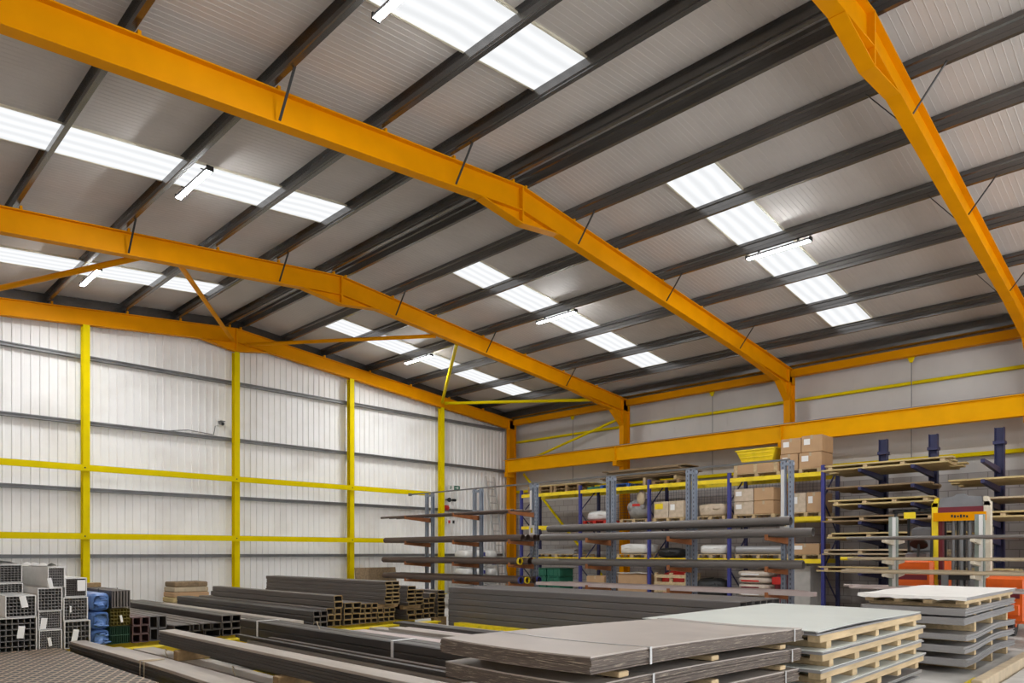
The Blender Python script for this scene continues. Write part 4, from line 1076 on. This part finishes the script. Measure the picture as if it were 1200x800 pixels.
part('cable_bracket', G().box(18.28,18.32,21.11,21.31,4.0,4.05), 'girt', t)
t = thing('safety_sign', 'small white sign with black square symbols on the gable wall', 'sign', (18.1,21.1,2.6))
part('board', G().box(17.95,18.35,21.09,21.11,2.58,2.8), 'white', t)
part('symbol', G().box(18.22,18.32,21.084,21.089,2.63,2.75), 'black', t)
part('symbol', G().box(18.0,18.1,21.084,21.089,2.63,2.75), 'red', t)
part('bracket', G().box(18.1,18.14,21.11,21.31,2.66,2.7), 'girt', t)
t = thing('alarm_bell', 'red alarm sounder on the gable wall below the exit sign', 'alarm', (18.0,21.1,3.2))
part('back_box', G().cham(17.9,18.1,21.15,21.31,3.14,3.34,.02), 'red', t)
part('dome', G().tube((18.0,21.15,3.24),(18.0,21.08,3.24),.09,16,.05), 'red', t)
t = thing('loudspeaker', 'small dark loudspeaker on the gable wall under the exit sign', 'loudspeaker', (18.05,21.1,3.5))
part('horn', G().tube((18.05,21.2,3.56),(18.0,21.02,3.54),.04,14,.09), 'black', t)
part('bracket', G().box(18.03,18.07,21.19,21.31,3.53,3.59), 'girt', t)
t = thing('floodlight', 'small dark floodlight beside the loudspeaker on the gable wall', 'lamp', (18.3,21.1,3.5))
part('head', G().cham(18.24,18.42,21.08,21.18,3.5,3.6,.015), 'black', t)
part('bracket', G().box(18.31,18.35,21.18,21.31,3.53,3.57), 'girt', t)
t = thing('security_camera', 'security camera on the gable wall beside the ridge post', 'camera', (9.1,21.1,5.3))
part('body', G().tube((9.1,21.0,5.34),(9.1,21.2,5.40),.055,14), 'housing', t)
part('hood', G().box(9.03,9.17,20.97,21.2,5.41,5.43), 'housing', t)
part('wall_box', G().cham(9.03,9.19,21.2,21.31,5.3,5.5,.015), 'white', t)
part('lens', G().tube((9.1,20.985,5.335),(9.1,21.0,5.34),.035,12), 'black', t)
part('cable', G().tube((9.0,21.29,5.3),(8.95,21.29,5.03),.012,8).tube((8.95,21.29,5.03),(8.2,21.29,5.08),.012,8).tube((8.2,21.29,5.08),(7.6,21.29,4.98),.012,8), 'girt', t)

# ------------------------------------------------------------------ navy cantilever rack and its boards
NX = 20.6
t = thing('timber_rack', 'navy cantilever rack against the side wall loaded with boards', 'rack', (20,4.5,FZ))
NY = [6.19, 5.0, 3.58, 2.3]
ARMZ = [3.60, 3.14, 2.70, 2.28, 1.86, 1.44, 1.0]
for i, y in enumerate(NY):
    part('upright', G().sweep([(NX+a,y+b) for a, b in ibeam(.2,.17,.014,.01,0,.1)], [(FZ,0,0),(4.53,0,0)], 'z'), 'navy', t)
    part('collar', G().box(NX-.13,NX+.13,y-.12,y+.12,4.12,4.2), 'navy', t)
    part('foot', G().box(NX-1.7,NX+.3,y-.09,y+.09,FZ,FZ+.14), 'navy', t)
    for j, z in enumerate(ARMZ):
        g = G().poly([(NX-.1,y-.04,z-.2),(NX-.1,y-.04,z-.05),(NX-1.85,y-.04,z),(NX-1.85,y-.04,z-.08)],(0,.08,0))
        part('arm', g, 'navy', t)
def az(x, z): return z - .05*(x-(NX-1.85))/1.75
def planks(j, y0, y1, n, m, layers=1, ragged=.25, nm=''):
    z = ARMZ[j]
    lv = ('topmost','second','third','fourth','fifth','sixth','lowest')[j]
    for l in range(layers):
        if l:
            for q in range(4):
                y = y0+.25+(y1-y0-.5)*q/3
                g = G().poly([(18.86,y-.05,az(18.86,z)+.044),(20.3,y-.05,az(20.3,z)+.044),(20.3,y-.05,az(20.3,z)+.104),(18.86,y-.05,az(18.86,z)+.104)],(0,.1,0))
                solo('spacer', g, 'wood', '%s spacer from the viewer between board layers on the %s arms%s' % (ORD[q], lv, nm), 'timber')
        for k in range(n):
            x0 = 18.84+k*1.5/n; x1 = x0+1.5/n-.012
            a, b = y0+R(0,ragged), y1-R(0,ragged)
            zz_ = .004+l*.104
            v = [(x,y,az(x,z)+zz_+h) for y in (a,b) for x, h in ((x0,0),(x1,0),(x1,.038),(x0,.038))]
            g = G().add(v, [(0,1,2,3),(7,6,5,4),(0,4,5,1),(1,5,6,2),(2,6,7,3),(3,7,4,0)])
            solo('timber_board', g, m, '%s board from the aisle, %s layer on the %s navy arms%s' % (ORD[k], ('lower','upper')[l], lv, nm), 'board')
planks(0, 4.15, 7.2, 5, 'board', 2, .3)
planks(1, 4.6, 7.05, 5, 'darkboard', 1, .2, ' at the gable end')
planks(1, 1.6, 4.45, 5, 'board', 1, .3, ' at the outer end')
planks(2, 4.5, 7.05, 4, 'board', 2, .2, ' at the gable end')
planks(2, 1.6, 4.4, 4, 'tan', 1, .2, ' at the outer end')
planks(3, 4.4, 7.2, 4, 'darkboard', 2, .2, ' at the gable end')
planks(3, 1.5, 4.2, 4, 'board', 2, .2, ' at the outer end')
planks(4, 3.9, 7.2, 5, 'board', 2, .3)
planks(5, 4.3, 7.3, 5, 'tan', 2, .3)
planks(6, 3.0, 7.3, 4, 'board', 2, .3)

# ------------------------------------------------------------------ low bar rack with pale uprights
SX = 14.9
t = thing('bar_rack', 'low double sided bar rack with pale uprights in front of the orange truck', 'rack', (SX,3.5,FZ))
SY = [4.30, 2.885, 1.5]
SZ = [1.74, 1.35, 1.10, .80]
for i, y in enumerate(SY):
    part('upright', G().sweep([(SX-.06,y-.07),(SX+.06,y-.07),(SX+.06,y+.07),(SX-.06,y+.07)], [(FZ,0,0),(2.18,0,0)], 'z'), 'mint', t)
    part('punched_strip', G().box(SX-.066,SX-.06,y-.055,y+.005,FZ,2.17), 'paper', t, 'pale punched strip')
    part('foot', G().box(SX-.6,SX+.6,y-.07,y+.07,FZ,FZ+.1), 'mint', t)
    for z in SZ:
        for s in (-1, 1):
            g = G().poly([(SX+s*.06,y-.03,z-.1),(SX+s*.06,y-.03,z-.002),(SX+s*.6,y-.03,z-.002),(SX+s*.6,y-.03,z-.05)],(0,.06,0))
            part('arm', g, 'cream', t)
for j, z in enumerate(SZ):
    m = ('pipe_grey','tan','tan','pale')[j]
    for s in (-1, 1):
        for k in range(3):
            r = (.03,.028,.034,.025)[j]; x = SX+s*(.17+.15*k); y0, y1 = .85+R(-.1,.3), 5.35-R(0,.5)
            if s < 0: y1 = min(y1, 5.1)
            lab = '%s bar out from the uprights, %s arms, %s side of the low bar rack' % (ORD[k], ('topmost','second','third','lowest')[j], 'aisle' if s < 0 else 'wall')
            tt = thing('steel_bar', lab, 'bar', (x,(y0+y1)/2,z))
            part('bar', G().tube((x,y0,z+r),(x,y1,z+r),r,12), m, tt)
            if j == 1 and s < 0:
                part('end_cap', G().tube((x,y1-.12,z+r),(x,y1+.01,z+r),r+.004,12), 'bin', tt, 'yellow end cap')
                part('end_cap', G().tube((x,y0-.01,z+r),(x,y0+.12,z+r),r+.004,12), 'bin', tt, 'yellow end cap')

# ------------------------------------------------------------------ orange sideloading truck behind the bar rack
t = thing('sideloader_truck', 'orange sideloading forklift truck with a yellow mast behind the low bar rack', 'forklift', (17.2,3.5,FZ))
TX = 16.2
for y0, y1, z1 in ((3.95,4.75,1.36),(2.4,3.05,1.05)):
    part('body_panel', G().cham(TX,TX+1.6,y0,y1,.15,z1,.06), 'orange', t)
    part('dark_stripe', G().box(TX-.004,TX,y0+.1,y1-.1,z1-.42,z1-.32), 'maroon', t)
part('deck', G().cham(TX+.1,TX+1.55,3.05,3.95,.1,.5,.03), 'maroon', t)
part('front_bumper', G().cham(TX-.04,TX+.1,2.5,4.7,.3,.52,.02), 'orange', t)
for y in (2.75, 4.4):
    w = part('wheel', G().tube((TX+.3,y-.14,.2),(TX+.3,y+.14,.2),.3,24), 'rubber', t)
    part('hub', G().tube((TX+.3,y-.15,.2),(TX+.3,y+.15,.2),.14,16), 'orange', w)
w = part('wheel', G().tube((TX+1.3,3.36,.2),(TX+1.3,3.64,.2),.3,24), 'rubber', t)
part('hub', G().tube((TX+1.3,3.35,.2),(TX+1.3,3.65,.2),.14,16), 'orange', w)
MX = TX+.15
for y in (3.05, 3.95):
    part('mast_channel', G().sweep([(MX,y-.055),(MX+.2,y-.055),(MX+.2,y+.055),(MX,y+.055)], [(.1,0,0),(2.50,0,0)], 'z'), 'bin' if y > 3.5 else 'cream', t)
    part('inner_channel', G().box(MX+.04,MX+.18,y+(.056 if y < 3.5 else -.13),y+(.13 if y < 3.5 else -.056),.1,2.45), 'maroon', t)
    part('shoulder', G().poly([(MX,y-.06,2.42),(MX,y+.06,2.42),(MX,y+(.0 if y > 3.5 else .06),2.60),(MX,y+(-.06 if y > 3.5 else .0),2.60)],(.2,0,0)), 'bin' if y > 3.5 else 'cream', t)
part('head_beam', G().poly([(MX+.02,3.1,2.40),(MX+.02,3.9,2.40),(MX+.02,3.86,2.60),(MX+.02,3.62,2.62),(MX+.02,3.56,2.67),(MX+.02,3.44,2.67),(MX+.02,3.38,2.62),(MX+.02,3.14,2.60)],(.16,0,0)), 'housing', t)
part('red_beam', G().box(MX+.0,MX+.14,3.11,3.89,2.30,2.41), 'maroon', t)
cb = part('cross_plate', G().box(MX-.03,MX+.0,3.06,3.97,2.13,2.30), 'amber', t)
g = G()
for k in range(6): g.box(MX-.034,MX-.03,3.36+k*.052,3.36+k*.052+.034,2.19+.01*(k%2),2.235+.01*(k%3))
part('marking', g, 'black', cb, 'worn dark marking')
for y in (3.36, 3.5, 3.64): part('lift_cylinder', G().tube((MX+.1,y,.5),(MX+.1,y,2.35),.035 if y != 3.5 else .05,12), 'girt', t)
part('lift_chain', G().box(MX+.06,MX+.08,3.42,3.45,.6,2.35).box(MX+.06,MX+.08,3.55,3.58,.6,2.35), 'black', t)
part('carriage', G().box(MX-.06,MX-.02,3.12,3.88,.55,.68).box(MX-.06,MX-.02,3.12,3.88,.95,1.08).box(MX-.06,MX-.02,3.2,3.28,.68,.95).box(MX-.06,MX-.02,3.72,3.8,.68,.95), 'black', t)
for y in (3.25, 3.75): part('fork', G().poly([(MX-.1,y-.06,.55),(MX-.06,y-.06,.55),(MX-.06,y-.06,1.05),(MX-.1,y-.06,1.05)],(0,.12,0)).box(MX-.8,MX-.06,y-.06,y+.06,.52,.56), 'girt', t)
part('seat', G().cham(TX+.5,TX+1.0,4.15,4.6,1.36,1.5,.04).cham(TX+.9,TX+1.05,4.15,4.6,1.5,2.05,.05), 'housing', t)
for x, y in ((TX+.1,4.0),(TX+.1,4.7),(TX+1.2,4.0),(TX+1.2,4.7)): part('cab_post', G().bar((x,y,1.3),(x+(.15 if x < TX+1 else -.05),y,2.36),.05,.05), 'black', t)
g = G()
for k in range(7): g.box(TX+.2,TX+1.2,3.98+k*.12,4.03+k*.12,2.36,2.40)
g.box(TX+.2,TX+.26,3.98,4.75,2.34,2.4); g.box(TX+1.14,TX+1.2,3.98,4.75,2.34,2.4)
part('overhead_guard', g, 'black', t)
part('plate', G().box(TX+.07,TX+.08,4.28,4.5,2.2,2.33), 'bin', t, 'yellow plate')
g = G().tube((TX+.3,4.3,1.34),(TX+.38,4.3,1.68),.025,10)
part('steering_column', g, 'black', t)
g = G().tube((TX+.37,4.3,1.66),(TX+.39,4.3,1.69),.17,20); part('steering_wheel', g, 'black', t)

# ------------------------------------------------------------------ camera and daylight
cam = bpy.data.cameras.new('camera'); co = bpy.data.objects.new('camera', cam); COL.objects.link(co)
co.location = (0, 0, 1.6); co.rotation_euler = (math.pi/2, 0, -math.radians(45.62))
cam.sensor_width = 36; cam.lens = 831/1200*36; cam.shift_y = (647-400)/1200; cam.clip_start = .05; cam.clip_end = 200
scn.camera = co
w = bpy.data.worlds.new('world'); scn.world = w; w.use_nodes = True
w.node_tree.nodes['Background'].inputs[0].default_value = (.96,.98,1,1); w.node_tree.nodes['Background'].inputs[1].default_value = 3.2
scn.view_settings.view_transform = 'Standard'; scn.view_settings.look = 'None'; scn.view_settings.gamma = 1
scn.view_settings.use_curve_mapping = False; scn.view_settings.exposure = 0.
try:
    scn.cycles.use_denoising = True; scn.cycles.denoiser = 'OPENIMAGEDENOISE'
    scn.cycles.max_bounces = 10; scn.cycles.diffuse_bounces = 6; scn.cycles.use_light_tree = True
    scn.cycles.sample_clamp_indirect = 6
except Exception: pass
